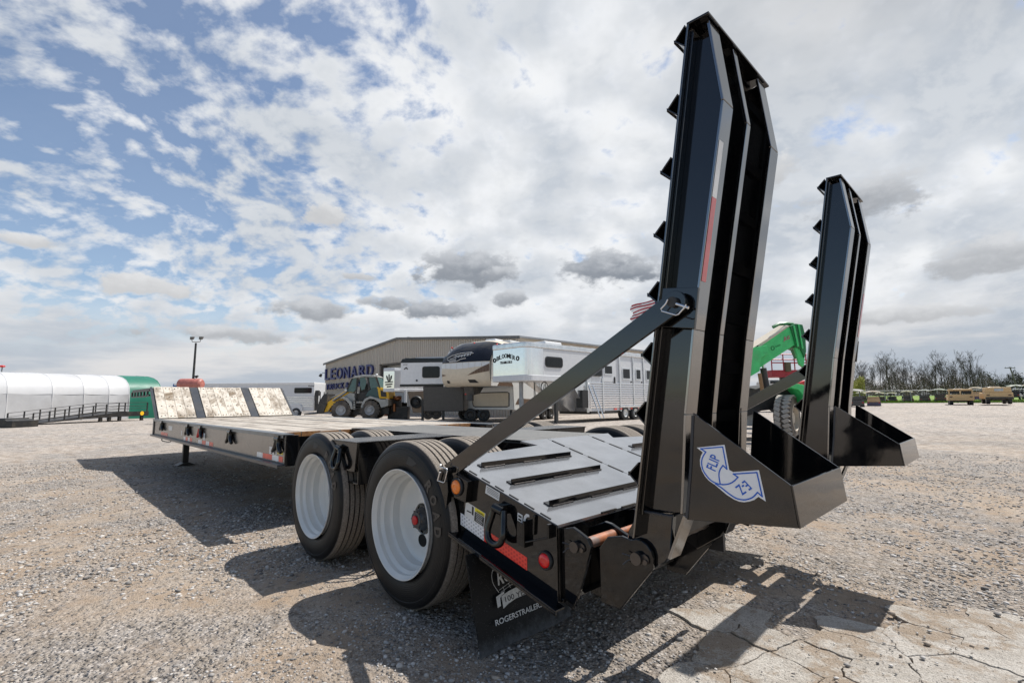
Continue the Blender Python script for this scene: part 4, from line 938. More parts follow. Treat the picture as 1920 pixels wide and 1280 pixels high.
def frib(pts, wd):
    P_ = [fpt(*p) for p in pts]; n_ = Vector((0, -1, .27)).normalized()
    for i in range(len(P_)-1):
        a, b = P_[i], P_[i+1]; s_ = (b-a).normalized().cross(n_)*wd/2; t_ = n_*.0008; mb.hexa([a-s_, b-s_, b+s_, a+s_, a-s_+t_, b-s_+t_, b+s_+t_, a+s_+t_], M['flaptext'])
frib(curve([(395, 205), (355, 270), (345, 340), (365, 420), (420, 500)]), .0022)
frib([(425, 475), (520, 405), (640, 350)], .0018); frib([(440, 500), (540, 425), (660, 380)], .0014); frib([(462, 440), (480, 490)], .0016); frib([(515, 400), (540, 450)], .0016); frib([(580, 370), (600, 410)], .0016); frib([(360, 275), (410, 235)], .0018)
def fpoly(pts, m, off):
    n_ = len(pts); nv = Vector((0, -1, .27)).normalized(); A = [fpt(*p)+nv*off for p in pts]; mb.add(A+[p+nv*.0006 for p in A], [tuple(range(n_)), tuple(range(2*n_-1, n_-1, -1))]+[(i, (i+1) % n_, (i+1) % n_+n_, i+n_) for i in range(n_)], m)
fpoly([(445, 540), (520, 485), (600, 445), (690, 420), (800, 400), (815, 500), (770, 505), (700, 520), (600, 560), (520, 615), (468, 668)], M['flaptext'], .0004); fpoly([(390, 548), (470, 488), (475, 510), (445, 535), (432, 560), (440, 640), (408, 662)], M['flaptext'], .0004)
tf_, mb.tf = mb.tf, Matrix.Translation(-O0); text_px(mb, '100 YEARS', (tuple(FN), fk-.0012), zf(490, 602), zf(800, 478), zf(478, 545), M['stickerk'], .0006, .005); mb.tf = tf_
mb.build('flap_print', None, FLAP)

# ================================================================== BACKGROUND
class Q:
    """local frame of a far thing: x to the right, y away from the viewer, z up; sizes read off at its distance"""
    def __init__(s, name, px, depth, label, cat, group=None, rz=0., make=True):
        s.px = px; s.d = depth; s.k = depth/F; s.o = at(px, depth); s.z0 = s.o.z
        s.root = empty(name, s.o, -YAW+rz, None, label, cat, group) if make else None
    def x(s, p): return (p-s.px)*s.k
    def z(s, py, p=None): return CAM.z-s.z0+(hor(p or s.px)-py)*s.k
def wheel_at(mb, x, y0, y1, r, tm, rm, n=20, hub=.55):
    """a wheel whose axle runs along local y"""
    a, b = min(y0, y1), max(y0, y1); wd = b-a
    mb.lathe([(0, r*hub), (0, r*.86), (.06*wd, r*.97), (.2*wd, r), (.8*wd, r), (.94*wd, r*.97), (wd, r*.86), (wd, r*hub)], (x, a, r), (0, 1, 0), n, tm)
    mb.lathe([(.0, r*hub), (.10*wd, r*hub*.86), (.28*wd, r*hub*.7), (.28*wd, r*.26), (.12*wd, r*.22), (.12*wd, 0)], (x, a, r), (0, 1, 0), n, rm)
    mb.lathe([(wd, r*hub), (wd*.8, r*hub*.8), (wd*.8, 0)], (x, a, r), (0, 1, 0), n, rm)
def W(name, parent, x, y0, y1, r, tm=None, rm=None, n=20, hub=.55, z=0.):
    mb = MB(); mb.tf = Matrix.Translation((0, 0, z)); wheel_at(mb, x, y0, y1, r, tm or M['rubber'], rm or M['rimgrey'], n, hub); return mb.build(name, None, parent, smooth=35)
def rrect(x0, x1, z0, z1, r, n=4):
    out = []
    for cx, cz, a0 in ((x1-r, z1-r, 0), (x0+r, z1-r, 90), (x0+r, z0+r, 180), (x1-r, z0+r, 270)):
        for i in range(n+1): a = math.radians(a0+90*i/n); out.append((cx+r*math.cos(a), cz+r*math.sin(a)))
    return out
M['rimgrey'] = simple('grey_rim', (.42, .42, .42), .45, dirt=.4)
M['glass'] = simple('dark_window_glass', (.010, .012, .014), .12, spec=.3)
M['glassgreen'] = simple('tinted_cab_glass', (.06, .13, .13), .10, spec=.6)
M['tan'] = simple('tan_metal_cladding', (.52, .46, .385), .5, var=.06, nscale=.7, dirt=.2)
M['tandark'] = simple('roof_trim', (.13, .12, .11), .45)
M['signblue'] = simple('blue_sign_letter', (.012, .018, .13), .4)
M['doorgrey'] = simple('grey_door_panels', (.36, .35, .33), .5)
M['fabric'] = simple('white_cover_fabric', (.52, .52, .52), .6, var=.05, nscale=.8, bump=.4, bscale=2., dirt=.12)
M['fabric_low'] = simple('white_side_fabric', (.52, .52, .52), .65, var=.07, nscale=.8, bump=.7, bscale=3., dirt=.2)
M['fabgreen'] = simple('green_cover_fabric', (.010, .15, .095), .5, var=.12, nscale=1.)
M['tankred'] = simple('faded_red_tank', (.44, .15, .12), .5, var=.2, dirt=.3)
M['alum'] = simple('polished_aluminium', (.70, .71, .72), .22, metal=.85, var=.1, nscale=3.)
M['mirror'] = simple('mirror_aluminium', (.84, .82, .82), .10, metal=1., var=.02, bump=.25, bscale=5.)
M['trailerwhite'] = simple('white_trailer_skin', (.62, .63, .64), .35, var=.03)
M['cream'] = simple('cream_gelcoat', (.62, .54, .42), .3, var=.04); M['offwhite'] = simple('off_white_gelcoat', (.70, .70, .68), .25, var=.03)
M['brown'] = simple('brown_swoosh', (.12, .070, .042), .35); M['navygloss'] = simple('dark_gloss_cap', (.012, .013, .017), .10, spec=.35)
M['yellow'] = simple('yellow_machine_paint', (.88, .50, .012), .35, dirt=.15); M['machgrey'] = simple('grey_machine_paint', (.40, .40, .37), .4, dirt=.35)
M['mach_dark'] = simple('dark_machine_frame', (.025, .025, .025), .5, dirt=.4)
M['tyre_mud'] = simple('muddy_tyre', (.075, .065, .055), .8, var=.3, dirt=.7, dirtcol=(.24, .19, .14))
M['green'] = simple('green_boom_paint', (.06, .58, .17), .38, var=.1, dirt=.2); M['greendark'] = simple('deep_green_paint', (.012, .17, .05), .4)
M['redsteel'] = simple('red_basket_steel', (.36, .02, .03), .4); M['redbright'] = simple('red_body_paint', (.6, .02, .02), .35)
M['sand'] = simple('sand_tan_paint', (.62, .42, .20), .55, var=.08, dirt=.2); M['cartblack'] = simple('black_cart_body', (.014, .015, .022), .25, coat=.5); M['seat_tan'] = simple('tan_seat', (.50, .34, .18), .6)
M['cartroof'] = simple('cream_cart_roof', (.85, .80, .71), .45); M['windclear'] = simple('cart_windscreen', (.42, .46, .46), .3)
M['cartblue'] = simple('blue_cart_body', (.03, .035, .12), .2, coat=.6); M['taillight'] = simple('tail_light', (.5, .01, .01), .2)
M['bark'] = simple('grey_brown_bark', (.065, .052, .044), .9, var=.3); M['twig'] = simple('twigs', (.060, .048, .042), .9, var=.3)
M['pole'] = simple('weathered_pole', (.13, .115, .10), .85); M['galv'] = simple('galvanised', (.30, .31, .32), .5, metal=.5)

# ---- far-left fabric building
def tent():
    A = at(-70, 30.5); B = at(246, 38.2)
    dv = (B-A).normalized(); rz = math.atan2(dv.y, dv.x); L1 = (B-A).length; L2 = L1
    while True:
        e_ = A+dv*L2-CAM; L2 += .05
        if 960+F*e_.dot(rH)/e_.dot(fH) > 304: break
    root = empty('fabric_building', A, rz, None, 'long arched white fabric building with a green end section', 'building')
    prof = [(0, 0), (0, 1.2), (.03, 1.85), (.15, 2.3), (.42, 2.68), (.85, 2.98), (1.5, 3.2), (2.4, 3.36), (4.5, 3.48), (6.6, 3.36), (7.5, 3.2), (8.15, 2.98), (8.8, 2.4), (9., 1.8), (9., 0)]
    def off(p, dd):
        out = []
        for i, (a, b) in enumerate(p):
            ex = -dd if a < 4.5 else dd; out.append((a+ex*(.9 if b < 3 else .3), b+dd*(1. if b > 1.5 else 0)))
        return out
    xs = [0, .333*L1*.62, .333*L1*1.19, L1*.62, L1*.815, L1]
    xs = [0, L1*.235, L1*.49, L1*.685, L1*.855, L1]
    for k in range(5):
        for nm, j0, j1, mt in (('wall_fabric', 0, 3, M['fabric_low']), ('roof_fabric', 3-1, len(prof), M['fabric'])):
            mb = MB(); vs = []; n = 11; P_ = prof[j0:j1]
            for i in range(n):
                f = i/(n-1); x_ = xs[k]+(xs[k+1]-xs[k])*f; sag = .05*(4*f*(1-f))
                for jj, (a, b) in enumerate(P_):
                    wr = .02*math.sin(b*14+f*3+k) if nm == 'wall_fabric' else 0
                    aa, bb = off([(a, b)], -sag*.7+wr)[0]; vs.append((x_, aa, max(bb, 0)))
            m_ = len(P_); mb.add(vs, [(i*m_+j, (i+1)*m_+j, (i+1)*m_+j+1, i*m_+j+1) for i in range(n-1) for j in range(m_-1)], mt); mb.build(nm, None, root, smooth=70)
    mb = MB(); vs = []; n = 6; P_ = prof
    for i in range(n):
        x_ = L1+(L2-L1)*i/(n-1)
        for (a, b) in P_: vs.append((x_, a+0, b))
    m_ = len(P_); mb.add(vs, [(i*m_+j, (i+1)*m_+j, (i+1)*m_+j+1, i*m_+j+1) for i in range(n-1) for j in range(m_-1)]+[tuple((n-1)*m_+j for j in range(m_))], M['fabgreen']); mb.build('green_end_fabric', None, root, smooth=70)
    for x_ in xs[1:]+[L2]:
        mb = MB(); mb.tube([(x_, a, b) for a, b in off(prof, -.02)], .04, 8, M['fabric'] if x_ != L2 else M['fabgreen']); mb.build('hoop', None, root, smooth=60)
tent()
# ---- yard ramp with railings
def yard_ramp():
    A = at(48, 27.6); B = at(232, 33.0); dv = (B-A).normalized(); rz = math.atan2(dv.y, dv.x); L = (B-A).length
    root = empty('access_ramp', A, rz, None, 'dark steel access ramp with railings in front of the white fabric building', 'ramp'); ex = L*1.17; H = .62; RH = .60
    mb = MB(); mb.prism([(0, .02), (L, H), (ex+1., H), (ex+1., H-.32), (L, H-.32), (L*.55, .22), (0, 0)], 'y', -.05, .0); mb.prism([(0, .02), (L, H), (ex+1., H), (ex+1., H-.32), (L, H-.32), (L*.55, .22), (0, 0)], 'y', 1.9, 1.95)
    mb.hexa([(0, 0, 0), (L, 0, H-.1), (L, 1.9, H-.1), (0, 1.9, 0), (0, 0, .02), (L, 0, H-.06), (L, 1.9, H-.06), (0, 1.9, .02)]); mb.box(L, ex+1., 0, 1.9, H-.1, H-.05); mb.build('ramp_deck', M['dark'], root)
    for yy in (-.02, 1.92):
        pts = []
        for k in range(7):
            x_ = L*(.10+.145*k); zb = H*min(1, x_/L); mb = MB(); mb.box(x_-.03, x_+.03, yy-.025, yy+.025, zb, zb+RH); mb.build('rail_post', M['dark'], root); pts.append((x_, yy, zb+RH))
        pts.append((ex+.9, yy, H+RH))
        for dz in (0, -.22, -.40): mb = MB(); mb.tube([(a, b, c+dz) for a, b, c in pts], .015, 6); mb.build('rail', M['dark'], root, smooth=60)
        mb = MB(); mb.box(ex+.85, ex+.92, yy-.025, yy+.025, H, H+RH); mb.build('rail_post', M['dark'], root)
    for x_ in (L*.78, L*.88, L*1.0, ex+.6): mb = MB(); mb.box(x_-.08, x_+.08, 0, .15, 0, H-.1 if x_ > L else H*x_/L-.1); mb.build('support_leg', M['dark'], root)
    mb = MB(); mb.cyl((ex+.5, -.07, H-.14), (ex+.5, -.055, H-.14), .14, n=14); mb.build('yellow_plate', M['yellow'], root)
yard_ramp()
q = Q('steel_box', 12, 25, 'dark steel box standing on the gravel at the left edge before the fabric building', 'box')
mb = MB(); mb.prism([(-.9, 0), (-.9, .42), (.15, .42), (.25, .34), (.55, .34), (.55, 0)], 'y', 0, 1.4); mb.build('box_body', M['dark'], q.root, bevel=.02); mb = MB(); mb.box(-.8, .1, .1, 1.3, .42, .46); mb.build('lid', M['mach_dark'], q.root, bevel=.01)
q = Q('vent_cap', 2, 44, 'small red cap seen above the roof of the white fabric building at the left edge', 'roof vent'); mb = MB(); mb.cyl((0, 0, 0), (0, 0, q.z(687)), .05); mb.build('stem', M['galv'], q.root); mb = MB(); mb.sphere((0, 0, q.z(687)), (.22, .22, .10)); mb.build('cap', M['redbright'], q.root, smooth=60)
# ---- light pole
q = Q('light_pole', 362, 45, 'tall dark light pole with two flood lamps, beyond the red tank', 'light pole')
mb = MB(); mb.cyl((0, 0, 0), (0.05, 0, q.z(643)), .12, .085, 10); mb.build('pole', M['mach_dark'], q.root, smooth=60)
for s_, a, b in ((-1, 355, 634), (1, 372, 634)):
    mb = MB(); zt = q.z(641); mb.tube([(0.05, 0, zt), (q.x(a)*.9, 0, zt+.02), (q.x(a), 0, zt+.25)], .03, 6); ar = mb.build('arm', M['mach_dark'], q.root)
    mb = MB(); x_ = q.x(a); zz_ = q.z(b); mb.hexa([(x_-.13, -.1, zz_-.13), (x_+.10, -.1, zz_-.10), (x_+.10, .1, zz_-.10), (x_-.13, .1, zz_-.13), (x_-.10, -.14, zz_+.13), (x_+.18, -.14, zz_+.13), (x_+.18, .14, zz_+.13), (x_-.10, .14, zz_+.13)]); mb.build('lamp_head', M['tandark'], ar)
# ---- red tank
q = Q('fuel_tank', 358, 29, 'faded red cylindrical tank on a raised stand behind the slope boards', 'tank')
x0, x1 = q.x(336), q.x(381); zc = (q.z(710)+q.z(731))/2; rr_ = (q.z(710)-q.z(731))/2
mb = MB(); mb.lathe([(0, 0), (.02, rr_*.7), (.09, rr_*.93), (.16, rr_), (x1-x0-.16, rr_), (x1-x0-.09, rr_*.93), (x1-x0-.02, rr_*.7), (x1-x0, 0)], (x0, 0, zc), (1, 0, 0), 24); mb.build('tank', M['tankred'], q.root, smooth=35)
mb = MB(); mb.tube([(.15, 0, zc+rr_), (.17, 0, zc+rr_+.12), (.35, 0, zc+rr_+.15)], .04, 6); mb.cyl((.3, -.02, zc+rr_+.05), (.42, -.02, zc+rr_+.16), .06); mb.build('pump', M['mach_dark'], q.root, smooth=40)
for x_ in (x0+.2, x1-.2):
    for yy in (-.35, .35): mb = MB(); mb.tube([(x_, yy*1.4, 0), (x_, yy*.8, zc-rr_*.6)], .035, 6); mb.build('stand_leg', M['galv'], q.root)
# ---- long horse trailer
q = Q('horse_trailer', 460, 38, 'long white and silver stock trailer with one wide dark window, behind the wooden slope boards', 'trailer')
x0, x1 = q.x(325), q.x(590); zt = q.z(718); zb = .45
mb = MB(); mb.prism([(x0+.5, zb+.9), (x0, zb+1.2), (x0, zt-.15), (x0+.1, zt), (x1-.1, zt), (x1, zt-.1), (x1, zb), (x0+2.2, zb)], 'y', 0, 2.3); mb.build('body', M['trailerwhite'], q.root, bevel=.04)
mb = MB(); mb.box(x0+.1, x1, -.03, 2.33, zt-.16, zt+.01); mb.build('roof_rail', M['white'], q.root, bevel=.03)
mb = MB(); mb.box(x0, x0+.5, -.02, 2.32, zt-.3, zt-.02); mb.build('nose_cap', simple('blue_nose', (.05, .13, .3), .4), q.root, bevel=.05)
for k in range(6): mb = MB(); zz_ = q.z(745+k*3.4); mb.box(q.x(534), x1-.02, -.02, 0, zz_-.03, zz_+.03); mb.build('slat', M['alum'], q.root)
mb = MB(); mb.prism(rrect(q.x(553), q.x(585.5), q.z(738), q.z(728), .08), 'y', -.02, .0); mb.build('window', M['glass'], q.root)
mb = MB(); text_into(mb, 'Exiss', (q.x(579), -.012, q.z(725.8)), (q.x(589.5)-q.x(579), 0, 0), (0, 0, q.z(723.6)-q.z(725.8)), M['stickerk'], .004, .02); mb.build('lettering', None, q.root)
mb = MB(); mb.prism([(q.x(541), .45), (q.x(541), .78), (q.x(546), .98), (q.x(566), .98), (q.x(570), .78), (q.x(570), .45)], 'y', -.12, .02); mb.build('wheel_arch', M['trailerwhite'], q.root)
for p in (545, 559): W('wheel', q.root, q.x(p), -.16, .1, .36)
mb = MB(); mb.box(q.x(590.5), q.x(595), .2, .6, q.z(743), q.z(733)); mb.build('tail_box', M['mach_dark'], q.root); mb = MB(); mb.box(x1+.02, x1+.3, .1, .14, .5, 1.9); mb.build('rear_post', M['mach_dark'], q.root)
# ---- steel building with sign letters
def steel_building():
    fr = Vector((CAM.x, CAM.y, 0)); A = fr+fH*58+rH*-21.95; Rg = fr+fH*46.3+rH*-10.75
    dv = (Rg-A).normalized(); rz = math.atan2(dv.y, dv.x); Wd = (Rg-A).length; H0, H1 = 5.55, 6.97
    root = empty('steel_building', A, rz, None, 'large tan ribbed steel workshop building with big blue sign letters on its gable', 'building')
    # door opening from px 709 on
    def sx(px, side=None):
        r_ = ray(px, hor(px)); n = Vector((-dv.y, dv.x, 0)); t = n.dot(A-CAM)/n.dot(r_); P_ = CAM+r_*t; return (P_-A).dot(dv)
    def sz(px, py):
        r_ = ray(px, py); n = Vector((-dv.y, dv.x, 0)); t = n.dot(A-CAM)/n.dot(r_); return (CAM+r_*t).z
    d0 = sx(710); d1 = d0+5.2; dz = sz(711, 683)
    top = lambda u: H0+(H1-H0)*(u/Wd if u < Wd else 2-u/Wd)
    def slabp(u0, u1, z0): mb.prism([(u0, z0), (u0, top(u0))]+([(Wd, H1)] if u0 < Wd < u1 else [])+[(u1, top(u1)), (u1, z0)], 'y', 0, .12)
    mb = MB(); slabp(0, d0, 0); slabp(d0, d1, dz); slabp(d1, 2*Wd, 0); mb.build('wall', M['tan'], root)
    mb = MB(); mb.box(0, .12, .125, 34, 0, H0-.005); mb.box(2*Wd-.12, 2*Wd, .125, 34, 0, H0-.005); mb.box(0, 2*Wd, 34.01, 34.1, 0, H0); mb.build('wall', M['tan'], root)
    mb = MB()
    mb.hexa([(-.3, -.15, H0-.03), (Wd, -.15, H1+.03), (Wd, 34.2, H1+.03), (-.3, 34.2, H0-.03), (-.3, -.15, H0+.10), (Wd, -.15, H1+.16), (Wd, 34.2, H1+.16), (-.3, 34.2, H0+.10)])
    mb.hexa([(Wd, -.15, H1+.03), (2*Wd+.3, -.15, H0-.03), (2*Wd+.3, 34.2, H0-.03), (Wd, 34.2, H1+.03), (Wd, -.15, H1+.16), (2*Wd+.3, -.15, H0+.10), (2*Wd+.3, 34.2, H0+.10), (Wd, 34.2, H1+.16)]); mb.build('roof', M['galv'], root)
    mb = MB(); mb.hexa([(-.3, -.2, H0-.12), (Wd, -.2, H1-.06), (Wd, -.151, H1-.06), (-.3, -.151, H0-.12), (-.3, -.2, H0+.10), (Wd, -.2, H1+.16), (Wd, -.151, H1+.16), (-.3, -.151, H0+.10)])
    mb.hexa([(Wd, -.2, H1-.06), (2*Wd+.3, -.2, H0-.12), (2*Wd+.3, -.151, H0-.12), (Wd, -.151, H1-.06), (Wd, -.2, H1+.16), (2*Wd+.3, -.2, H0+.10), (2*Wd+.3, -.151, H0+.10), (Wd, -.151, H1+.16)]); mb.build('gable_trim', M['tandark'], root)
    rib = MB(); rib.prism([(-.055, 0), (-.03, -.06), (.03, -.06), (.055, 0)], 'z', 0, 1); rme = rib.mesh('cladding_rib', None, M['tan'])
    u = .15
    while u < 2*Wd-.1:
        z0 = dz if d0-.05 < u < d1+.05 else 0
        inst(rme, 'cladding_rib', root, Matrix.Translation((u, 0, z0)) @ Matrix.Diagonal((1, 1, top(u)-z0-.08, 1))); u += .305
    mb = MB(); mb.box(d0, d0+.10, .125, .9, 0, dz); mb.box(d1-.1, d1, .125, .9, 0, dz); mb.box(d0, d1, .125, .9, dz-.12, dz-.005); mb.build('door_frame', M['tandark'], root)
    for k in range(6): zz_ = dz-.14-k*.6; mb = MB(); mb.box(d0+.11, d1-.11, .8, .88, max(0, zz_-.59), zz_); mb.build('door_panel', M['doorgrey'], root)
    # letters
    for s_, p0, p1, yt0, yb0, yt1, yb1, bold in (('LEONARD', 611, 702.3, 692.3, 712.7, 682.5, 704.5, .035), ('TRUCK & TRAILER', 613.2, 700, 720.3, 730.8, 711.5, 722, .02)):
        if s_[0] == 'L': us = [(611, 618.5), (621.5, 630.3), (632.3, 643.2), (645.6, 656.7), (660, 670.9), (674.7, 686.5), (689, 701.6)]
        else:
            us = [(613.2, 618.8), (619.9, 626), (627, 633), (634.3, 640.3), (641.7, 647), None, (650.5, 656), None] + [(659.5+6.6*k, 665+6.6*k) for k in range(7)]
        for ch, r_ in zip(s_, us):
            if ch == ' ' or r_ is None: continue
            a, b = r_; ua, ub = sx(a), sx(b); f = (a-p0)/(p1-p0); zb = sz(a, yb0+(yb1-yb0)*f); zt_ = sz(a, yt0+(yt1-yt0)*f)
            mb = MB(); text_into(mb, ch, (ua, -.10, zb), (ub-ua, 0, 0), (0, 0, zt_-zb), M['signblue'], .16, bold*.3, Vector((0, -1, 0))); mb.build('sign_letter', None, root)
    mb = MB(); mb.tube([(0, 0, 4.5), (-.25, -.2, 4.55), (-.45, -.3, 4.35)], .03, 6); mb.cyl((-.45, -.3, 4.4), (-.55, -.4, 4.1), .14, .18); mb.build('wall_lamp', M['mach_dark'], root, smooth=40)
    mb = MB(); mb.box(Wd-.15, Wd+.15, 1, 32, H1+.165, H1+.3); mb.build('ridge_vent', M['galv'], root)
steel_building()
# brown shed piece behind loader cab
q = Q('stacked_crate', 714, 40, 'rust brown crate panel between the loader cab and the small mirror fronted trailer', 'crate'); mb = MB(); mb.box(q.x(704), q.x(726), 0, 1, 0, q.z(709)); mb.build('crate_body', simple('rust_brown', (.22, .085, .045), .7), q.root, bevel=.03)
for k in range(3): mb = MB(); mb.box(q.x(704), q.x(726), -.03, 0, .8+k*.8, .9+k*.8); mb.build('slat', M['brown'], q.root)

# ---- wheel loader
def loader():
    q = Q('wheel_loader', 666, 32, 'compact yellow and grey wheel loader with glazed cab and muddy tyres', 'loader')
    R_ = q.root; X = q.x; zb = -q.z(785); Z = lambda p: q.z(p)-q.z(785.5)
    for px in (641, 694.5):
        W('wheel', R_, X(px), -.05, .42, .62, M['tyre_mud'], M['rimgrey'], 26, .52); W('wheel', R_, X(px), 1.5, 1.95, .62, M['tyre_mud'], M['rimgrey'], 20, .52)
        for k in range(20):
            a = 2*math.pi*k/20; mb = MB(); c = Vector((X(px)+.60*math.cos(a), .18, .62+.60*math.sin(a))); u_ = Vector((math.cos(a), 0, math.sin(a))); t_ = Vector((-math.sin(a), 0, math.cos(a)))
            P_ = []
            for dy, sk in ((-.22, -.08), (.22, .08)):
                for (aa, bb) in ((-.02, -.035), (.055, -.03), (.055, .03), (-.02, .035)): P_.append(c+u_*aa+t_*(bb+sk)+Vector((0, dy, 0)))
            mb.hexa([P_[0], P_[1], P_[2], P_[3], P_[4], P_[5], P_[6], P_[7]], M['tyre_mud']); mb.build('tyre_lug', None, R_)
    def pr(name, pts, y0, y1, m, bev=.02): mb = MB(); mb.prism([(X(a), Z(b)) for a, b in pts], 'y', y0, y1); return mb.build(name, m, R_, bevel=bev)
    pr('chassis', [(625, 772), (625, 760), (664, 756), (716, 758), (727, 764), (727, 776), (660, 778)], .45, 1.45, M['mach_dark'])
    pr('front_fender', [(637, 747), (645, 742), (653, 745), (661, 753), (664, 766), (660, 766), (656, 756), (650, 749), (643, 746)], -.05, .5, M['machgrey'])
    pr('front_body', [(641, 744), (655, 735), (664, 737), (664, 752), (655, 751), (649, 746)], .2, 1.7, M['machgrey'])
    pr('rear_fender', [(678, 764), (680, 755), (685, 747), (695, 742), (706, 745), (716, 748), (729, 748), (729, 760), (716, 764), (712, 754), (703, 748), (694, 747), (686, 752), (683, 764)], -.05, 1.9, M['machgrey'])
    pr('engine_cover', [(685, 742), (690, 733), (697, 727), (708, 727), (711, 747), (698, 744)], .1, 1.8, simple('teal_grey_cover', (.035, .085, .085), .35))
    pr('rear_hood', [(706, 725), (718, 727), (720, 732), (728, 734), (730, 747), (711, 746.5)], .1, 1.8, M['yellow']); pr('rear_grille', [(713, 731), (723.5, 735.5), (724.5, 744), (714.5, 743)], .06, .098, M['mach_dark'], 0)
    pr('step_frame', [(664, 745), (666, 745), (668, 767), (664, 767)], -.03, .3, M['machgrey'])
    for k in range(4): pr('step', [(664, 750+k*4.6), (677, 750+k*4.6), (677, 751.2+k*4.6), (664, 751.2+k*4.6)], -.06, .3, M['mach_dark'], 0)
    # cab
    for nm, pts in (('cab_post', [(668, 704.5), (670.5, 704.5), (668, 746), (665, 746)]), ('cab_post', [(687, 704), (689.5, 704), (693, 730), (690, 733)]), ('cab_post', [(647, 733), (658, 709), (660.5, 709), (650, 735)]), ('cab_post', [(703, 705), (706, 707), (713, 727), (710.5, 727)])):
        pr(nm, pts, .1, .18, M['mach_dark'], 0); pr(nm, pts, 1.62, 1.7, M['mach_dark'], 0)
    pr('cab_roof', [(658, 708.5), (665, 704.5), (680, 702.3), (700, 703), (706, 706), (700, 707.3), (683, 706), (668, 708)], .0, 1.8, M['machgrey'], .03)
    pr('cab_glass', [(650, 733), (660, 709.5), (667, 707.5), (667, 728), (662, 735)], .13, .15, M['glassgreen'], 0); pr('cab_glass', [(674, 707), (683, 706.5), (686, 716), (683, 729), (677, 731), (674, 722)], .13, .15, M['glassgreen'], 0)
    pr('cab_glass', [(690, 706), (702, 706), (710, 726), (694, 728)], .13, .15, M['glassgreen'], 0); pr('cab_glass', [(650, 733), (660, 709), (661, 709), (651, 733)], .2, 1.6, M['glassgreen'], 0); pr('cab_glass', [(703.5, 706), (704.5, 706), (712, 727), (711, 727)], .2, 1.6, M['glassgreen'], 0)
    pr('cab_interior', [(671, 722), (681, 718), (686, 728), (688, 742), (669, 744)], .5, 1.3, M['mach_dark'])
    pr('cab_lower', [(664, 738), (690, 732), (688, 746), (680, 752), (664, 750)], .3, 1.6, M['mach_dark'])
    # arms
    for yy in (.35, 1.35): pr('lift_arm', [(600, 766), (606, 757), (625, 744), (645, 731), (653, 735), (632, 749), (618, 762), (612, 770), (599, 772)], yy, yy+.14, M['yellow'])
    mb = MB(); mb.tube([(X(622), .3, Z(750)), (X(650), .3, Z(732))], .06, 8); mb.tube([(X(608), .9, Z(748)), (X(640), .9, Z(733))], .07, 8); mb.build('cylinder', M['galv'], R_, smooth=50)
    pr('tool_carrier', [(593, 772), (597, 752), (606, 737), (612, 737), (612, 756), (606, 772)], .2, 1.7, M['mach_dark'])
    for yy in (.25, .9, 1.55): mb = MB(); mb.tube([(X(598), yy, Z(770)), (X(599), yy, Z(733))], .035, 6); mb.tube([(X(593), yy, Z(773)), (X(570), yy, Z(775))], .04, 6); mb.build('fork', M['mach_dark'], R_)
    mb = MB(); tf = text_into(mb, 'KRAMER', (X(625), .34, Z(752.5)), (X(640)-X(625), 0, Z(742.5)-Z(752.5)), (-.06, 0, .12), M['stickerk'], .01, .01, Vector((0, -1, 0))); mb.build('lettering', None, R_)
    for a in (640, 706): mb = MB(); mb.sphere((X(a+9 if a < 700 else a), .0, Z(731 if a < 700 else 703)), .09); mb.build('work_lamp', M['stickerw'], R_, smooth=60)
loader()

# ---- small trailer with mirror front
q = Q('gooseneck_trailer', 735, 31, 'small silver gooseneck trailer with mirror front bearing a dark crest, right of the loader', 'trailer')
X = q.x; mb = MB(); z0, z1 = q.z(734.5), q.z(690.5)
mb.prism([(X(719), 0), (X(741), -.25), (X(748), .1), (X(790), 1.2), (X(790), 3), (X(735), 3.0)], 'z', z0+.12, z1-.10); mb.build('nose', M['mirror'], q.root, smooth=30)
mb = MB(); mb.prism([(X(719)-.02, 0), (X(741), -.28), (X(749), .07), (X(790), 1.17), (X(790), 3), (X(735), 3.0)], 'z', z1-.20, z1); mb.prism([(X(719)-.02, 0), (X(741), -.28), (X(749), .07), (X(790), 1.17), (X(790), 3), (X(735), 3.0)], 'z', z0, z0+.2); mb.build('nose_rail', M['trailerwhite'], q.root, bevel=.03)
mb = MB()
def fz(px, py): f = (px-719)/22; return Vector((X(px), -.25*f-.012, q.z(py)))
for pts in ([(729, 702), (731, 702), (731.5, 716), (729, 716)], [(724, 704), (727, 706), (728.5, 716), (725, 710)], [(736, 704), (733, 706), (732, 716), (735.5, 710)], [(722, 716), (738, 715), (738, 717), (722, 718)], [(723, 720), (737, 719), (737, 721.5), (723, 722.5)], [(726, 724), (735, 723.5), (735, 726), (726, 726.5)]):
    P_ = [fz(*p) for p in pts]; mb.add(P_+[p+Vector((0, -.006, 0)) for p in P_], [(0, 1, 2, 3), (7, 6, 5, 4), (0, 1, 5, 4), (1, 2, 6, 5), (2, 3, 7, 6), (3, 0, 4, 7)], M['stickerk'])
mb.build('crest', None, q.root)
mb = MB(); mb.box(X(757), X(761), .2, .34, q.z(752)-.1, z0+.1); mb.build('hitch_post', M['trailerwhite'], q.root)
mb = MB(); mb.prism([(X(761), q.z(735)), (X(792), q.z(733)), (X(794), q.z(774)), (X(772), q.z(774))], 'y', .5, 2.6); mb.build('body', simple('bronze_skin', (.16, .12, .09), .3, metal=.4), q.root, bevel=.03)
mb = MB(); mb.lathe([(0, .34), (.1, .4), (.2, .34), (.2, .2), (.1, .18), (.05, 0)], (X(779), .25, q.z(754)), (0, 1, 0), 20); mb.build('spare_wheel', M['rubber'], q.root, smooth=40)
for p in (800, 815): W('wheel', q.root, X(p), .6, .85, .36, M['rubber'], M['mach_dark'])
q = Q('yard_clutter', 740, 33, 'dark stack of parts with a copper coloured canister under the small mirror fronted trailer', 'machine parts')
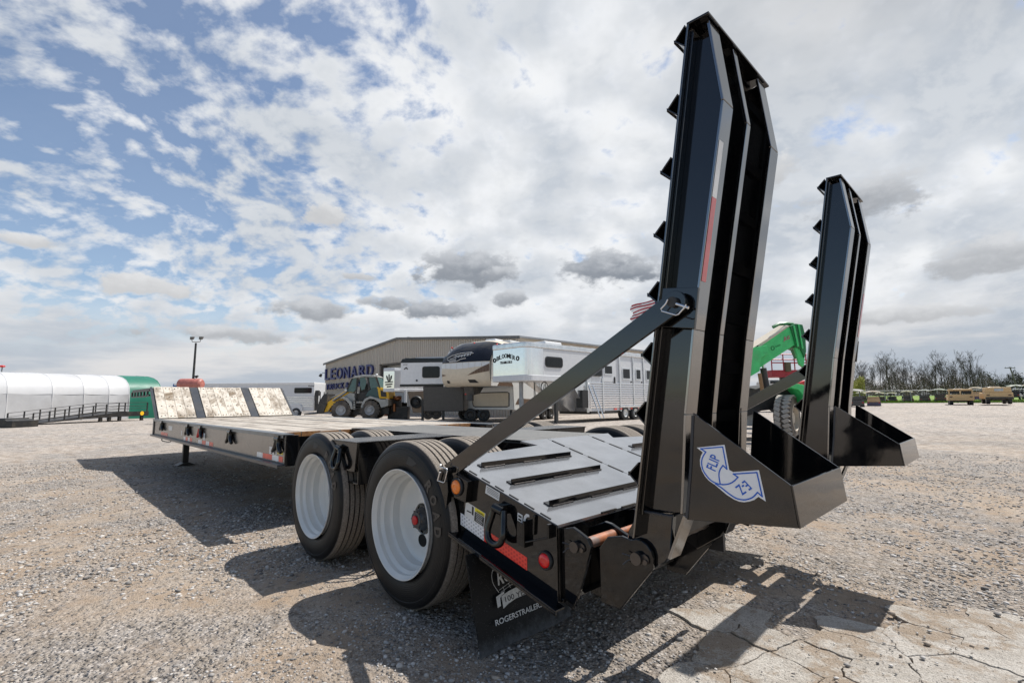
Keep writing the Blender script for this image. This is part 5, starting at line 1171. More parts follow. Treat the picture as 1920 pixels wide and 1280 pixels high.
mb = MB(); mb.box(q.x(728), q.x(765), 0, .8, 0, q.z(762)); mb.build('pallet_box', M['mach_dark'], q.root, bevel=.02); mb = MB(); mb.box(q.x(729), q.x(748), .2, .9, q.z(762), q.z(742)); mb.build('engine_block', M['mach_dark'], q.root, bevel=.03)
mb = MB(); mb.cyl((q.x(740), .0, q.z(771)), (q.x(740), .0, q.z(757)), .11, n=14); mb.sphere((q.x(746), .0, q.z(747)), (.28, .2, .16)); mb.build('canister', simple('copper', (.35, .15, .07), .3, metal=.7), q.root, smooth=40)

# ---- gooseneck living quarters trailer, white with black trim
q = Q('camper_trailer', 790, 28, 'white camper trailer with black roof band and one dark window, left of the striped one', 'camper', rz=-.12)
X = q.x; Z = q.z; mb = MB(); mb.box(X(749), X(860), 0, 2.4, Z(721), Z(679)); mb.build('nose_body', M['white'], q.root, bevel=.04)
mb = MB(); mb.prism([(X(749)-.02, Z(680)), (X(752), Z(672.5)), (X(775), Z(671)), (X(865), Z(673.5)), (X(865), Z(680))], 'y', -.02, 2.42); mb.build('roof_band', M['navygloss'], q.root, bevel=.03); mb = MB(); mb.box(X(774), X(845), .3, 2.2, Z(671), Z(669)); mb.build('roof_skin', M['white'], q.root)
mb = MB(); mb.box(X(748.5), X(865), -.03, 2.43, Z(724.8), Z(720.5)); mb.build('lower_trim', M['navygloss'], q.root, bevel=.02)
mb = MB(); mb.prism(rrect(X(791.5), X(825), Z(709), Z(687.5), .12), 'y', -.035, -.001); wf = mb.build('window_frame', M['stickerk'], q.root); mb = MB(); mb.prism(rrect(X(793), X(808), Z(707.3), Z(689), .08), 'y', -.045, -.036); mb.build('pane', M['glass'], wf); mb = MB(); mb.prism(rrect(X(809), X(823.6), Z(707.3), Z(689), .08), 'y', -.045, -.036); mb.build('pane', M['glass'], wf)
mb = MB(); mb.prism([(X(793), Z(724.9)), (X(870), Z(724.9)), (X(870), Z(771)), (X(795), Z(771))], 'y', .0, 2.4); mb.build('lower_body', simple('charcoal_skin', (.055, .048, .043), .3), q.root, bevel=.03)
mb = MB(); mb.box(X(748), X(756), .8, 1.2, Z(670.5), Z(668.6)); mb.build('roof_vent', M['stickerk'], q.root)
mb = MB(); mb.cyl((X(781), -.02, Z(713.5)), (X(781), -.001, Z(713.5)), .06, n=14); mb.build('fuel_cap', M['stickerk'], q.root)
mb = MB(); text_into(mb, 'STW', (X(754.5), -.008, Z(684.5)), (X(762.5)-X(754.5), 0, 0), (0, 0, .06), M['stickerk'], .004, .02); mb.prism([(X(755), Z(692.5)), (X(758), Z(689)), (X(761), Z(687.8)), (X(764), Z(692.5)), (X(761.5), Z(692.5)), (X(760), Z(690)), (X(758), Z(692.5))], 'y', -.008, -.001, M['stickerk']); mb.build('lettering', None, q.root)
for p in (791.5, 831): mb = MB(); mb.box(X(p)-.06, X(p)+.06, .1, .22, 0 if p < 800 else .1, Z(748)); mb.build('landing_leg', M['stickerk'], q.root)
for p in (880, 905): W('wheel', q.root, X(p), .4, .65, .36, M['rubber'], M['mach_dark'])
# ---- fifth wheel motor home
def rv():
    A = at(823, 26.2); B = at(913, 24.6); dv = (B-A).normalized(); rz = math.atan2(dv.y, dv.x); Wd = (B-A).length
    root = empty('travel_trailer', A, rz, None, 'tall cream and brown striped travel trailer with dark glossy nose cap', 'travel trailer')
    root.scale = (1.0, 1.0, 1.045)
    # cap profile: (setback y, z)
    P_ = [(.55, 1.80), (.22, 1.86), (.05, 2.15), (.0, 2.6), (.04, 3.0), (.18, 3.3), (.42, 3.62), (.75, 3.9), (1.2, 4.1), (1.8, 4.2), (2.6, 4.22)]
    def cap(j0, j1, m, name, o_=0.):
        mb = MB(); n = 14; vs = []; Q_ = P_[j0:j1]
        for i in range(n+1):
            f = i/n; e = abs(2*f-1)**4; x_ = Wd*f
            for (yb, z_) in Q_: vs.append((x_+0*(f-.5), yb+.2*e-o_, z_-(.18*e if z_ > 3.5 else 0)))
        m_ = len(Q_); mb.add(vs, [(i*m_+j, (i+1)*m_+j, (i+1)*m_+j+1, i*m_+j+1) for i in range(n) for j in range(m_-1)], m); return mb.build(name, None, root, smooth=60)
    cap(0, 5, M['cream'], 'nose_lower'); cap(4, 9, M['navygloss'], 'nose_cap'); cap(8, 11, M['cream'], 'roof_front')
    mb = MB(); mb.prism([(Wd*.0, 3.0), (Wd, 3.0), (Wd, 3.12), (Wd*.6, 3.04), (0, 3.12)], 'y', .02, .06) ; 
    # side skins
    side = [(.38, 1.82), (.45, 3.2), (.9, 3.75), (1.6, 4.0), (2.6, 4.05), (9.4, 4.05), (9.4, .62), (2.6, .62), (2.5, 1.80)]
    for x_ in (0., Wd-.03):
        mb = MB(); mb.prism(side, 'x', x_, x_+.03); mb.build('side_wall', M['offwhite'], root)
    for x_ in (Wd+.002,):
        for pts, m in (([(.40, 2.2), (1.4, 2.75), (2.6, 3.0), (6, 3.2), (6, 2.8), (2.6, 2.5), (1.2, 2.1)], M['brown']), ([(.44, 3.2), (.9, 3.73), (1.6, 3.98), (2.6, 4.03), (2.6, 3.75), (1.2, 3.35)], M['brown']), ([(.9, 1.82), (1.5, 2.35), (2.1, 2.3), (2.5, 1.82)], M['brown']), ([(2.7, .9), (5., .9), (5.4, 1.15), (3, 1.2)], M['brown'])):
            mb = MB(); mb.prism(pts, 'x', x_, x_+.008); mb.build('swoosh', m, root)
    # swooshes on the nose
    def nose(pts, m, name='swoosh', dy=.012):
        mb = MB(); vs = []
        def Y(z_, x_):
            for (a, b), (c, d_) in zip(P_[:-1], P_[1:]):
                if b <= z_ <= d_: yb = a+(c-a)*(z_-b)/(d_-b); break
            else: yb = .5
            f = x_/Wd; e = abs(2*f-1)**4; return yb+.2*e
        for dd in (dy, dy+.006): vs += [(x_*Wd, Y(z_, x_*Wd)-dd, z_) for x_, z_ in pts]
        n = len(pts); mb.add(vs, [tuple(range(n)), tuple(range(2*n-1, n-1, -1))]+[(i, (i+1) % n, (i+1) % n+n, i+n) for i in range(n)], m); return mb.build(name, None, root)
    for k in range(8):
        a, b = .60+.05*k, .647+.05*k
        if b < .998: nose([(a, 2.34+(a-.6)*.45), (b, 2.34+(b-.6)*.45), (b, 2.345+(b-.6)*1.35), (a, 2.345+(a-.6)*1.35)], M['brown'], 'swoosh', .016)
    for k in range(8): a, b = k/8+.003, (k+1)/8-.003; nose([(a, 2.66+.2*abs(a-.4)), (b, 2.66+.2*abs(b-.4)), (b, 2.97), (a, 2.97)], M['offwhite'], 'nose_band', .01)
    nose([(.02, 2.45), (.14, 2.38), (.02, 2.32)], M['brown']); nose([(.14, 1.98), (.2, 1.96), (.2, 2.1), (.14, 2.12)], M['stickerk'], 'marker_vent'); nose([(.62, 1.98), (.8, 1.96), (.74, 2.12), (.6, 2.13)], M['stickerk'], 'marker_vent'); nose([(.27, 1.99), (.55, 1.99), (.55, 2.1), (.27, 2.1)], M['cream'], 'hatch')
    mb = MB(); q_ = [(.30, 3.22), (.14, 3.12), (.12, 3.28), (.25, 3.42), (.45, 3.5), (.62, 3.5)]
    def Y2(z_, x_):
        for (a, b), (c, d_) in zip(P_[:-1], P_[1:]):
            if b <= z_ <= d_: return a+(c-a)*(z_-b)/(d_-b)+.2*abs(2*x_-1)**4
    for pts in ([(.34, 3.10), (.16, 3.13), (.12, 3.24), (.22, 3.38), (.4, 3.48), (.62, 3.50)], [(.34, 3.16), (.2, 3.2), (.3, 3.3), (.5, 3.4), (.66, 3.44)], [(.2, 3.06), (.36, 3.06), (.44, 3.16), (.54, 3.2)]):
        mb.tube([(x_*Wd, Y2(z_, x_)-.02, z_) for x_, z_ in pts], .016, 5)
    mb.build('emblem', M['flaptext'], root)
    mb = MB()
    for i, ch in enumerate('Cougar'):
        x_ = .30+i*.062; z_ = 3.22+i*.02; text_into(mb, ch, (x_*Wd, Y2(z_, x_)-.03, z_), (.12, 0, .01), (.01, .06, .13), M['flaptext'], .006, .01, Vector((0, -1, .2)))
    mb.build('lettering', None, root)
    # lower storage body
    mb = MB(); mb.prism([(2.35, 1.79), (2.6, .62), (9.4, .62), (9.4, 1.79)], 'x', .035, Wd-.035); mb.build('lower_body', M['offwhite'], root, bevel=.04)
    mb = MB(); mb.hexa([(Wd*.1, 2.42, 1.45), (Wd*.9, 2.42, 1.45), (Wd*.9, 2.40, 1.45), (Wd*.1, 2.40, 1.45), (Wd*.1, 2.57, .78), (Wd*.9, 2.57, .78), (Wd*.9, 2.54, .78), (Wd*.1, 2.54, .78)]); 
    fr_ = MB(); 
    yy = lambda z_: 2.35+(1.79-z_)/1.17*.25
    def lp(x_, z_, o_): return (x_*Wd, yy(z_)-o_, z_)
    pts = [(.10, 1.50), (.92, 1.50), (.88, .80), (.14, .80)]
    fr_.tube([lp(a, b, .01) for a, b in [(.13, 1.52), (.9, 1.52), (.93, 1.48), (.9, .82), (.86, .78), (.17, .78), (.13, .82), (.10, 1.48)]], .028, 6, closed=True); d_ = fr_.build('hatch_frame', M['stickerk'], root, smooth=60)
    mb = MB(); P4 = [lp(a, b, .012) for a, b in pts]; mb.add(P4+[(a, b-.01, c) for a, b, c in P4], [(0, 1, 2, 3), (7, 6, 5, 4), (0, 1, 5, 4), (1, 2, 6, 5), (2, 3, 7, 6), (3, 0, 4, 7)]); mb.build('hatch_door', M['cream'], d_)
    mb = MB(); mb.prism([(.5, 1.79), (1.5, 1.79), (1.1, 1.45), (.6, 1.38)], 'x', Wd*.4, Wd*.6); mb.box(Wd*.44, Wd*.56, .6, .75, 1.1, 1.45); mb.build('kingpin', M['mach_dark'], root, bevel=.02)
    mb = MB(); mb.box(Wd*.41, Wd*.44, .58, .62, 1.40, 1.48); mb.build('red_handle', M['redbright'], root)
    for x_ in (Wd*.1, Wd*.9): mb = MB(); mb.box(x_-.05, x_+.05, 2.7, 2.8, 0.02, .7); mb.build('landing_leg', M['mach_dark'], root)
    for yw in (6.2, 7.1): 
        mb = MB(); mb.tf = Matrix.Translation((Wd, yw, 0)) @ Matrix.Rotation(math.pi/2, 4, 'Z'); wheel_at(mb, 0, .05, .3, .36, M['rubber'], M['mach_dark']); mb.build('wheel', None, root, smooth=35)
    mb = MB(); mb.box(.05, Wd-.05, 2.3, 9.4, 4.05, 4.22); mb.build('roof', M['offwhite'], root, bevel=.04)
    for x_, yv in ((.9, 3.0), (.5, 5.0)): mb = MB(); mb.box(x_, x_+.7, yv, yv+.9, 4.22, 4.46); mb.build('roof_unit', M['white'], root, bevel=.05)
    for x_ in (.02, .5, .98): mb = MB(); mb.sphere((x_*Wd, (1.05 if .1 < x_ < .9 else 1.0), 4.03-(0 if .1 < x_ < .9 else .15)), (.06, .06, .04)); mb.build('clearance_light', M['redlens'], root, smooth=60)
rv()
q = Q('cargo_trailer', 865, 30, 'small white cargo trailer with red and white tape seen under the travel trailer nose', 'trailer'); mb = MB(); mb.box(q.x(850), q.x(884), .2, 4, q.z(762), q.z(728)); mb.build('body', M['white'], q.root, bevel=.03)
for a, b in ((856, 863), (866, 872), (875, 881)): mb = MB(); mb.box(q.x(a), q.x(b), .18, .199, q.z(759.5), q.z(757.5)); mb.build('tape', M['tapeflatr'], q.root)
mb = MB(); mb.box(q.x(850), q.x(890), .4, 4, q.z(768), q.z(762.5)); mb.build('chassis', M['mach_dark'], q.root)
for p in (868, 888): W('wheel', q.root, q.x(p), .6, .85, .36, M['rubber'], M['mach_dark'])

# ---- silver living quarters stock trailer
def silver():
    X0, Y0 = 14.65, 13.2; root = empty('stock_trailer', (X0, Y0, 0), 0, None, 'long silver gooseneck stock trailer with mirror nose and slatted sides, behind the brace bar', 'trailer')
    L = 11.6; z0, z1 = 2.05, 3.86; mb = MB(); rr = .45; Wd = 2.38
    def plan(o_, x_end): return [(x_end, -o_), (rr, -o_)]+[(rr-(rr+o_)*math.sin(a), rr-(rr+o_)*math.cos(a)) for a in np.linspace(.2, math.pi/2, 6)]+[(-o_, Wd-.15), (.1, Wd+o_), (x_end, Wd+o_)]
    mb.prism(plan(0, 1.2), 'z', z0+.28, z1-.26); mb.build('mirror_nose', M['mirror'], root, smooth=30)
    mb = MB(); mb.prism(plan(.03, L+.03), 'z', z1-.26, z1); mb.build('top_rail', M['alum'], root, bevel=.05)
    mb = MB(); mb.prism(plan(.03, 4.2), 'z', z0, z0+.28); mb.build('nose_skirt', M['trailerwhite'], root, bevel=.03)
    mb = MB(); mb.box(1.205, 5.0, 0, Wd, z0+.28, z1-.265); mb.box(5.0, L, .03, Wd-.03, .55, z1-.265); mb.build('body', M['trailerwhite'], root)
    sk = [(4.2, 2.05), (4.2, 2.33), (5.0, 2.33), (5.0, .55), (4.6, .55), (3.3, 2.05)]
    mb = MB(); mb.prism(sk, 'y', .04, Wd-.04); mb.build('neck_panel', M['alum'], root)
    # slats
    for k in range(11):
        zz = .72+k*.128; mb = MB(); mb.box(4.62, L, -.012, .028, zz, zz+.082); mb.build('side_slat', M['mirror'], root, bevel=.012)
    for x_ in (4.55, 5.9, 7.55, 8.95, 10.1, 11.55): mb = MB(); mb.box(x_, x_+.10, -.04, .03, .5, z1-.27 if x_ > 6 else 2.3); mb.build('upright', M['alum'], root)
    def win(x0, x1, z0_, z1_, r=.1, door=False):
        mb = MB(); mb.prism(rrect(x0, x1, z0_, z1_, r), 'y', -.03 , -.001 if not door else .029); f = mb.build('window_frame', M['stickerk'] if not door else M['alum'], root)
        mb = MB(); mb.prism(rrect(x0+.07, x1-.07, z0_+.07, z1_-.07, r*.6), 'y', -.04, -.0305); mb.build('pane', M['glass'], f)
    win(1.33, 2.62, 2.72, 3.24, .16); win(5.05, 5.9, 2.40, 3.0, .1)
    for a, b in ((7.75, 8.8), (9.15, 9.95), (10.3, 11.1)):
        mb = MB(); mb.prism(rrect(a-.12, b+.12, 2.08, 3.32, .03), 'y', -.0, .029); mb.build('door', M['trailerwhite'], root); win(a+.12, b-.12, 2.28, 2.95, .04, True); mb = MB(); mb.box(b-.1, b-.02, -.05, -.001, 2.12, 2.2); mb.build('latch', M['stickerk'], root)
    mb = MB(); mb.prism(rrect(6.0, 7.2, 2.12, 3.3, .05), 'y', -.010, .029); mb.build('door', M['trailerwhite'], root); win(6.1, 6.9, 2.5, 3.05, .08, True); mb = MB(); mb.box(7.02, 7.12, -.05, -.013, 2.05, 2.4); mb.build('latch', M['stickerk'], root)
    # lettering on the nose, arched
    mb = MB(); s_ = 'BLOOMER'; n = len(s_)
    for i, ch in enumerate(s_):
        u = (i-(n-1)/2)/(n-1)*2; yy = 1.32-u*.56; zz = 3.06+.11*(1-u*u)
        text_into(mb, ch, (-.006, yy+.09, zz), (0, -.17, .0-.05*u*.6), (0, .0, .21), M['stickerk'], .01, .01, Vector((-1, 0, 0)))
    for i, ch in enumerate('TRAILERS'): text_into(mb, ch, (-.006, 1.32+.40-i*.105, 2.90), (0, -.09, 0), (0, 0, .12), M['stickerk'], .01, .02, Vector((-1, 0, 0)))
    for u in (-1, 1): mb.tube([(-.012, 1.32-u*.80+.08*math.cos(a), 3.10+.09*math.sin(a)) for a in np.linspace(0, 2*math.pi, 13)[:-1]], .028, 5, M['stickerk'], closed=True)
    mb.build('lettering', None, root)
    # neck, jacks, hoses
    mb = MB(); mb.cyl((.9, 1.2, .62), (.9, 1.2, 2.05), .10, n=12); mb.cyl((.9, 1.2, .95), (.9, 1.2, 1.25), .125, n=12); mb.build('coupler_post', M['galv'], root, smooth=40)
    mb = MB(); mb.prism([(1.4, 2.05), (4.3, .55), (4.9, .55), (4.9, 2.05)], 'y', .9, 1.5); mb.build('neck_frame', M['alum'], root)
    mb = MB(); mb.box(2.2, 2.35, .1, .25, .05, 2.05); mb.build('jack_leg', M['mach_dark'], root)
    mb = MB(); mb.tube([(1.6+.25*math.cos(a), .3, 1.75+.28*math.sin(a)) for a in np.linspace(0, 11, 34)], .022, 5); mb.build('coiled_cable', M['rubber'], root, smooth=60)
    for k, pts in enumerate(([(1.2, .6, 2.0), (1.1, .5, 1.2), (1.5, .5, .9), (1.8, .5, 1.9)], [(1.3, .7, 2.0), (1.5, .7, 1.0), (2.1, .7, 1.2), (2.1, .7, 2.0)])): mb = MB(); mb.tube(curve([Vector(p) for p in pts]), .018, 5); mb.build('hose', M['rubber'], root, smooth=60)
    mb = MB(); mb.box(4.0, 4.5, -.12, .3, .75, 1.65); mb.build('battery_box', M['stickerk'], root, bevel=.02); mb = MB(); mb.tube([(4.55, -.1, 1.9), (5.05, -.45, .2)], .035, 5); mb.tube([(4.9, -.1, 1.9), (5.35, -.45, .2)], .035, 5); mb.build('folding_step', M['alum'], root)
    mb = MB(); mb.box(3.1, 4.0, -.03, -.005, 2.08, 2.28); mb.build('logo_panel', simple('green_panel', (.03, .28, .14), .35), root)
    for k in range(9): mb = MB(); a = 2.85+k*.5; mb.box(a, a+.2, -.045, -.031, 2.28, 2.325) if k < 3 else mb.box(5.3+k*.55, 5.55+k*.55, -.045, -.013, .60, .67); mb.build('reflective_tape', M['tapeflatr'], root)
    for a in (8.0, 9.05): W('wheel', root, a, -.06, .22, .40, M['rubber'], M['rimwhite'])
    mb = MB(); mb.box(7.5, 9.6, -.10, .2, .70, .82); mb.build('fender', M['alum'], root, bevel=.03)
    mb = MB(); mb.box(5., L, .1, Wd-.1, .4, .54); mb.build('chassis', M['mach_dark'], root)
    mb = MB(); mb.box(1.9, 3.2, .5, 1.5, z1, z1+.22); mb.build('roof_unit', M['white'], root, bevel=.06)
    for k in range(8): mb = MB(); mb.box(3.6+k*.9, 3.75+k*.9, .2, Wd-.2, z1, z1+.05); mb.build('roof_bow', M['alum'], root)
silver()

# ---- flag
q = Q('flag_pole', 1262, 52, 'tall flag pole with striped red and white flag above the silver stock trailer', 'flag pole')
mb = MB(); mb.cyl((0, 0, 0), (0, 0, q.z(545)), .07, .05, 8); mb.build('pole', M['galv'], q.root, smooth=60)
fx0, fx1 = q.x(1262), q.x(1187)
mb = MB(); N_, K_ = 20, 13
zt_ = q.z(552)
for k in range(K_):
    vs = []
    for i in range(N_+1):
        f = i/N_; x_ = fx0+(fx1-fx0)*f*(1+.04*math.sin(k)); z_ = zt_-k*.165-1.1*f**1.2+.06*math.sin(f*9+k*.4); y_ = .22*math.sin(f*11+k*.15)
        vs += [(x_, y_, z_), (x_, y_, z_-.165-.01*f)]
    mb.add(vs, [(2*i, 2*i+2, 2*i+3, 2*i+1) for i in range(N_)], M['redsteel'] if k % 2 == 0 else M['white'])
mb.build('flag', None, q.root, smooth=60)
mb = MB(); 
for i in range(7):
    f = i/6*.4; mb_v = 0
vs = []
for i in range(9):
    f = i/8*.4; x_ = fx0+(fx1-fx0)*f
    y_ = .22*math.sin(f*11)-.02; z_ = zt_-1.1*f**1.2; vs += [(x_, y_, z_+.01), (x_, y_, z_-1.17)]
mb.add(vs, [(2*i, 2*i+2, 2*i+3, 2*i+1) for i in range(8)], M['signblue']); mb.build('canton', None, q.root, smooth=60)

# ---- boom lift
def telehandler():
    q = Q('boom_lift', 1450, 13.6, 'green boom lift machine with big block treaded tyre, seen between the two ramps', 'boom lift')
    R_ = q.root; X = q.x; Z = q.z
    def pr(name, pts, y0, y1, m, bev=.012): mb = MB(); mb.prism([(X(a), Z(b)) for a, b in pts], 'y', y0, y1); return mb.build(name, m, R_, bevel=bev)
    boom = [(1378, 690), (1380, 668), (1424, 640), (1426, 648), (1489, 610), (1494, 640), (1488, 652), (1436, 683), (1424, 690), (1415, 702), (1378, 712)]
    pr('main_boom', [(1424, 647), (1483, 612), (1492, 616), (1495, 646), (1438, 681), (1424, 690)], 0, .42, M['green'])
    pr('boom_top_plate', [(1424, 646), (1480, 611.5), (1488, 610), (1424, 652)], -.01, .43, M['cream'], 0)
    mb = MB(); mb.hexa([(X(1410), -.02, Z(655)), (X(1484), -.02, Z(612)), (X(1484), .42, Z(606)), (X(1410), .42, Z(649)), (X(1410), -.02, Z(654)), (X(1484), -.02, Z(611)), (X(1484), .42, Z(605)), (X(1410), .42, Z(648))]); mb.build('boom_top', M['cream'], R_)
    pr('boom_head', [(1486, 612), (1496, 607), (1509, 609), (1513, 630), (1512, 660), (1508, 672), (1502, 655), (1494, 652)], -.05, .47, M['greendark']); pr('boom_rib', [(1490, 612), (1493, 611), (1498, 650), (1495, 652)], -.09, -.052, M['green']); pr('boom_rib', [(1499, 609), (1502, 609), (1506, 655), (1503, 655)], -.09, -.052, M['green'])
    pr('link_arm', [(1493, 652), (1502, 652), (1510, 672), (1507, 690), (1500, 684)], .0, .1, M['green'])
    mb = MB(); mb.tube([(X(1458), .1, Z(612)), (X(1470), .1, Z(606)), (X(1488), .2, Z(604)), (X(1500), .2, Z(606)), (X(1508), .2, Z(612))], .05, 6); mb.build('hose_guard', M['greendark'], R_, smooth=50)
    pr('turntable_head', [(1395, 655), (1437, 648), (1438, 664), (1424, 672), (1420, 696), (1402, 706), (1395, 706)], -.12, .5, M['green'])
    mb = MB(); mb.tube([(X(1433), .1, Z(668)), (X(1436), .1, Z(692))], .05, 10); mb.build('piston_rod', M['zinc'], R_, smooth=50); mb = MB(); mb.tube([(X(1434), .1, Z(690)), (X(1438), .1, Z(728))], .085, 12); mb.build('cylinder', M['mach_dark'], R_, smooth=50)
    mb = MB(); mb.tube([(X(1423), .0, Z(700)), (X(1427), .0, Z(740))], .05, 10); mb.build('cylinder', simple('bronze_cylinder', (.25, .14, .06), .4), R_, smooth=50)
    pr('chassis', [(1385, 720), (1432, 728), (1450, 722), (1500, 716), (1530, 716), (1530, 762), (1440, 770), (1385, 790)], .5, 1.9, M['mach_dark'])
    pr('fender', [(1478, 724), (1490, 720), (1502, 722), (1509, 732), (1512, 752), (1503, 756), (1499, 740), (1492, 731), (1480, 728)], -.05, .9, M['green']); pr('body_red', [(1487, 720), (1510, 714), (1520, 716), (1520, 726), (1500, 724)], .0, .9, M['redbright'])
    pr('underbody', [(1404, 765), (1440, 770), (1450, 800), (1404, 800)], .8, 1.7, M['grime'])
    # block tread tyre, axle leaning along the view so both tread and face show
    cz = .62; ang = math.radians(48); T_ = Matrix.Translation((X(1478), .25, cz)) @ Matrix.Rotation(ang, 4, 'Z')
    R2 = .62; wd = .42
    mb = MB(); mb.tf = T_; mb.lathe([(-wd/2, R2*.60), (-wd/2, R2*.90), (-wd/2+.04, R2*.95), (wd/2-.04, R2*.95), (wd/2, R2*.90), (wd/2, R2*.60)], (0, 0, 0), (0, 1, 0), 36); mb.v = mb.v; ty = mb.build('front_tyre', M['tyre_mud'], R_, smooth=40)
    blk = MB(); blk.hexa([(-.055, -.10, 0), (.045, -.075, 0), (.055, .10, 0), (-.045, .075, 0), (-.05, -.093, .045), (.04, -.07, .045), (.05, .093, .045), (-.04, .07, .045)]); bme = blk.mesh('tread_block', None, simple('pale_worn_tread', (.36, .33, .29), .8, dirt=.3))
    for k in range(30):
        a = 2*math.pi*k/30
        for row, yy, sk in ((0, -.105, .0), (1, .105, .5)):
            aa = a+sk*2*math.pi/30
            inst(bme, 'tread_block', ty, T_ @ Matrix.Rotation(aa, 4, 'Y') @ Matrix.Translation((0, yy, R2*.945)) @ Matrix.Rotation((-.5 if row else .5), 4, 'Z') @ Matrix.Diagonal((1.1, .95, 1, 1)))
    mb = MB(); mb.tf = T_; mb.lathe([(-wd/2-.005, R2*.62), (-wd/2-.01, R2*.56), (-wd/2+.10, R2*.50), (-wd/2+.14, R2*.30), (-wd/2+.05, R2*.25), (-wd/2+.05, 0)], (0, 0, 0), (0, 1, 0), 30, simple('dusty_rim', (.42, .36, .28), .6, dirt=.3))
    for k in range(8): a = k*math.pi/4; mb.cyl((R2*.36*math.cos(a), -wd/2+.07, R2*.36*math.sin(a)), (R2*.36*math.cos(a), -wd/2+.13, R2*.36*math.sin(a)), .02, n=6, m=M['bolt'])
    mb.build('rim', None, R_, smooth=40)
    mb = MB(); mb.tf = Matrix.Translation((X(1410), 1.6, cz)) @ Matrix.Rotation(ang, 4, 'Z'); mb.lathe([(-.2, .35), (-.2, .56), (-.15, .6), (.15, .6), (.2, .56), (.2, .35)], (0, 0, 0), (0, 1, 0), 24); mb.build('rear_tyre', M['tyre_mud'], R_, smooth=40)
    mb = MB(); mb.box(X(1398), X(1445), .2, .3, .30, .36); mb.cyl((X(1420), .2, .3), (X(1440), .2, .5), .03); mb.build('steer_link', M['galv'], R_)
    mb = MB(); Bv = Vector((X(1472), -.006, Z(641))); text_into(mb, 'JLG', Bv, (X(1483.5)-X(1472), 0, .045), (0.01, 0, .13), M['stickerw'], .004, .05, Vector((0, -1, 0))); text_into(mb, 'JLG', Bv+Vector((0, -.006, 0)), (X(1483.5)-X(1472), 0, .045), (0.01, 0, .13), M['redsteel'], .004, .01, Vector((0, -1, 0))); mb.build('lettering', None, R_)
    mb = MB(); mb.tube([(X(1451)+.045*math.cos(a), -.006, Z(653)+.055*math.sin(a)) for a in np.linspace(0, 2*math.pi, 13)[:-1]], .009, 5, M['greendark'], closed=True); text_into(mb, 'Sunbelt', (X(1456), -.004, Z(652)), (.15, 0, .055), (0, 0, .05), M['greendark'], .003, .0, Vector((0, -1, 0))); mb.build('side_logo', None, R_)
telehandler()
q = Q('work_platform', 1476, 17, 'dark red steel work basket with railings behind the green boom', 'work platform')
X, Z = q.x, q.z
def bar(a, b, c, d_, r=.02): mb = MB(); mb.tube([(X(a), 0, Z(b)), (X(c), 0, Z(d_))], r, 6); mb.build('rail', M['redsteel'], q.root)
for a in (1447, 1469, 1490, 1512): bar(a, 664, a, 706)
for b in (664, 674, 680): bar(1447, b, 1514, b+1)
mb = MB(); mb.box(X(1447), X(1514), -.02, .8, Z(707), Z(694)); mb.build('basket_tray', M['redsteel'], q.root); mb = MB(); mb.box(X(1471), X(1480), -.1, .1, Z(697), Z(680)); mb.build('control_box', simple('olive_box', (.12, .10, .05), .6), q.root)
mb = MB(); mb.box(X(1474), X(1480), .2, .5, 0, Z(707)); mb.build('support_mast', M['mach_dark'], q.root)
q = Q('parked_van', 1455, 40, 'pale vehicle far behind the green boom lift', 'van'); X, Z = q.x, q.z
mb = MB(); mb.prism([(X(1436), .4), (X(1436), Z(716)), (X(1441), Z(711)), (X(1480), Z(711)), (X(1486), Z(722)), (X(1496), Z(726)), (X(1496), .4)], 'y', 0, 1.8); mb.build('body', M['grime'], q.root, bevel=.05); mb = MB(); mb.box(X(1442), X(1478), -.02, 0, Z(722), Z(714)); mb.build('window', M['glass'], q.root)
for p in (1446, 1486): W('wheel', q.root, X(p), -.03, .2, .36)

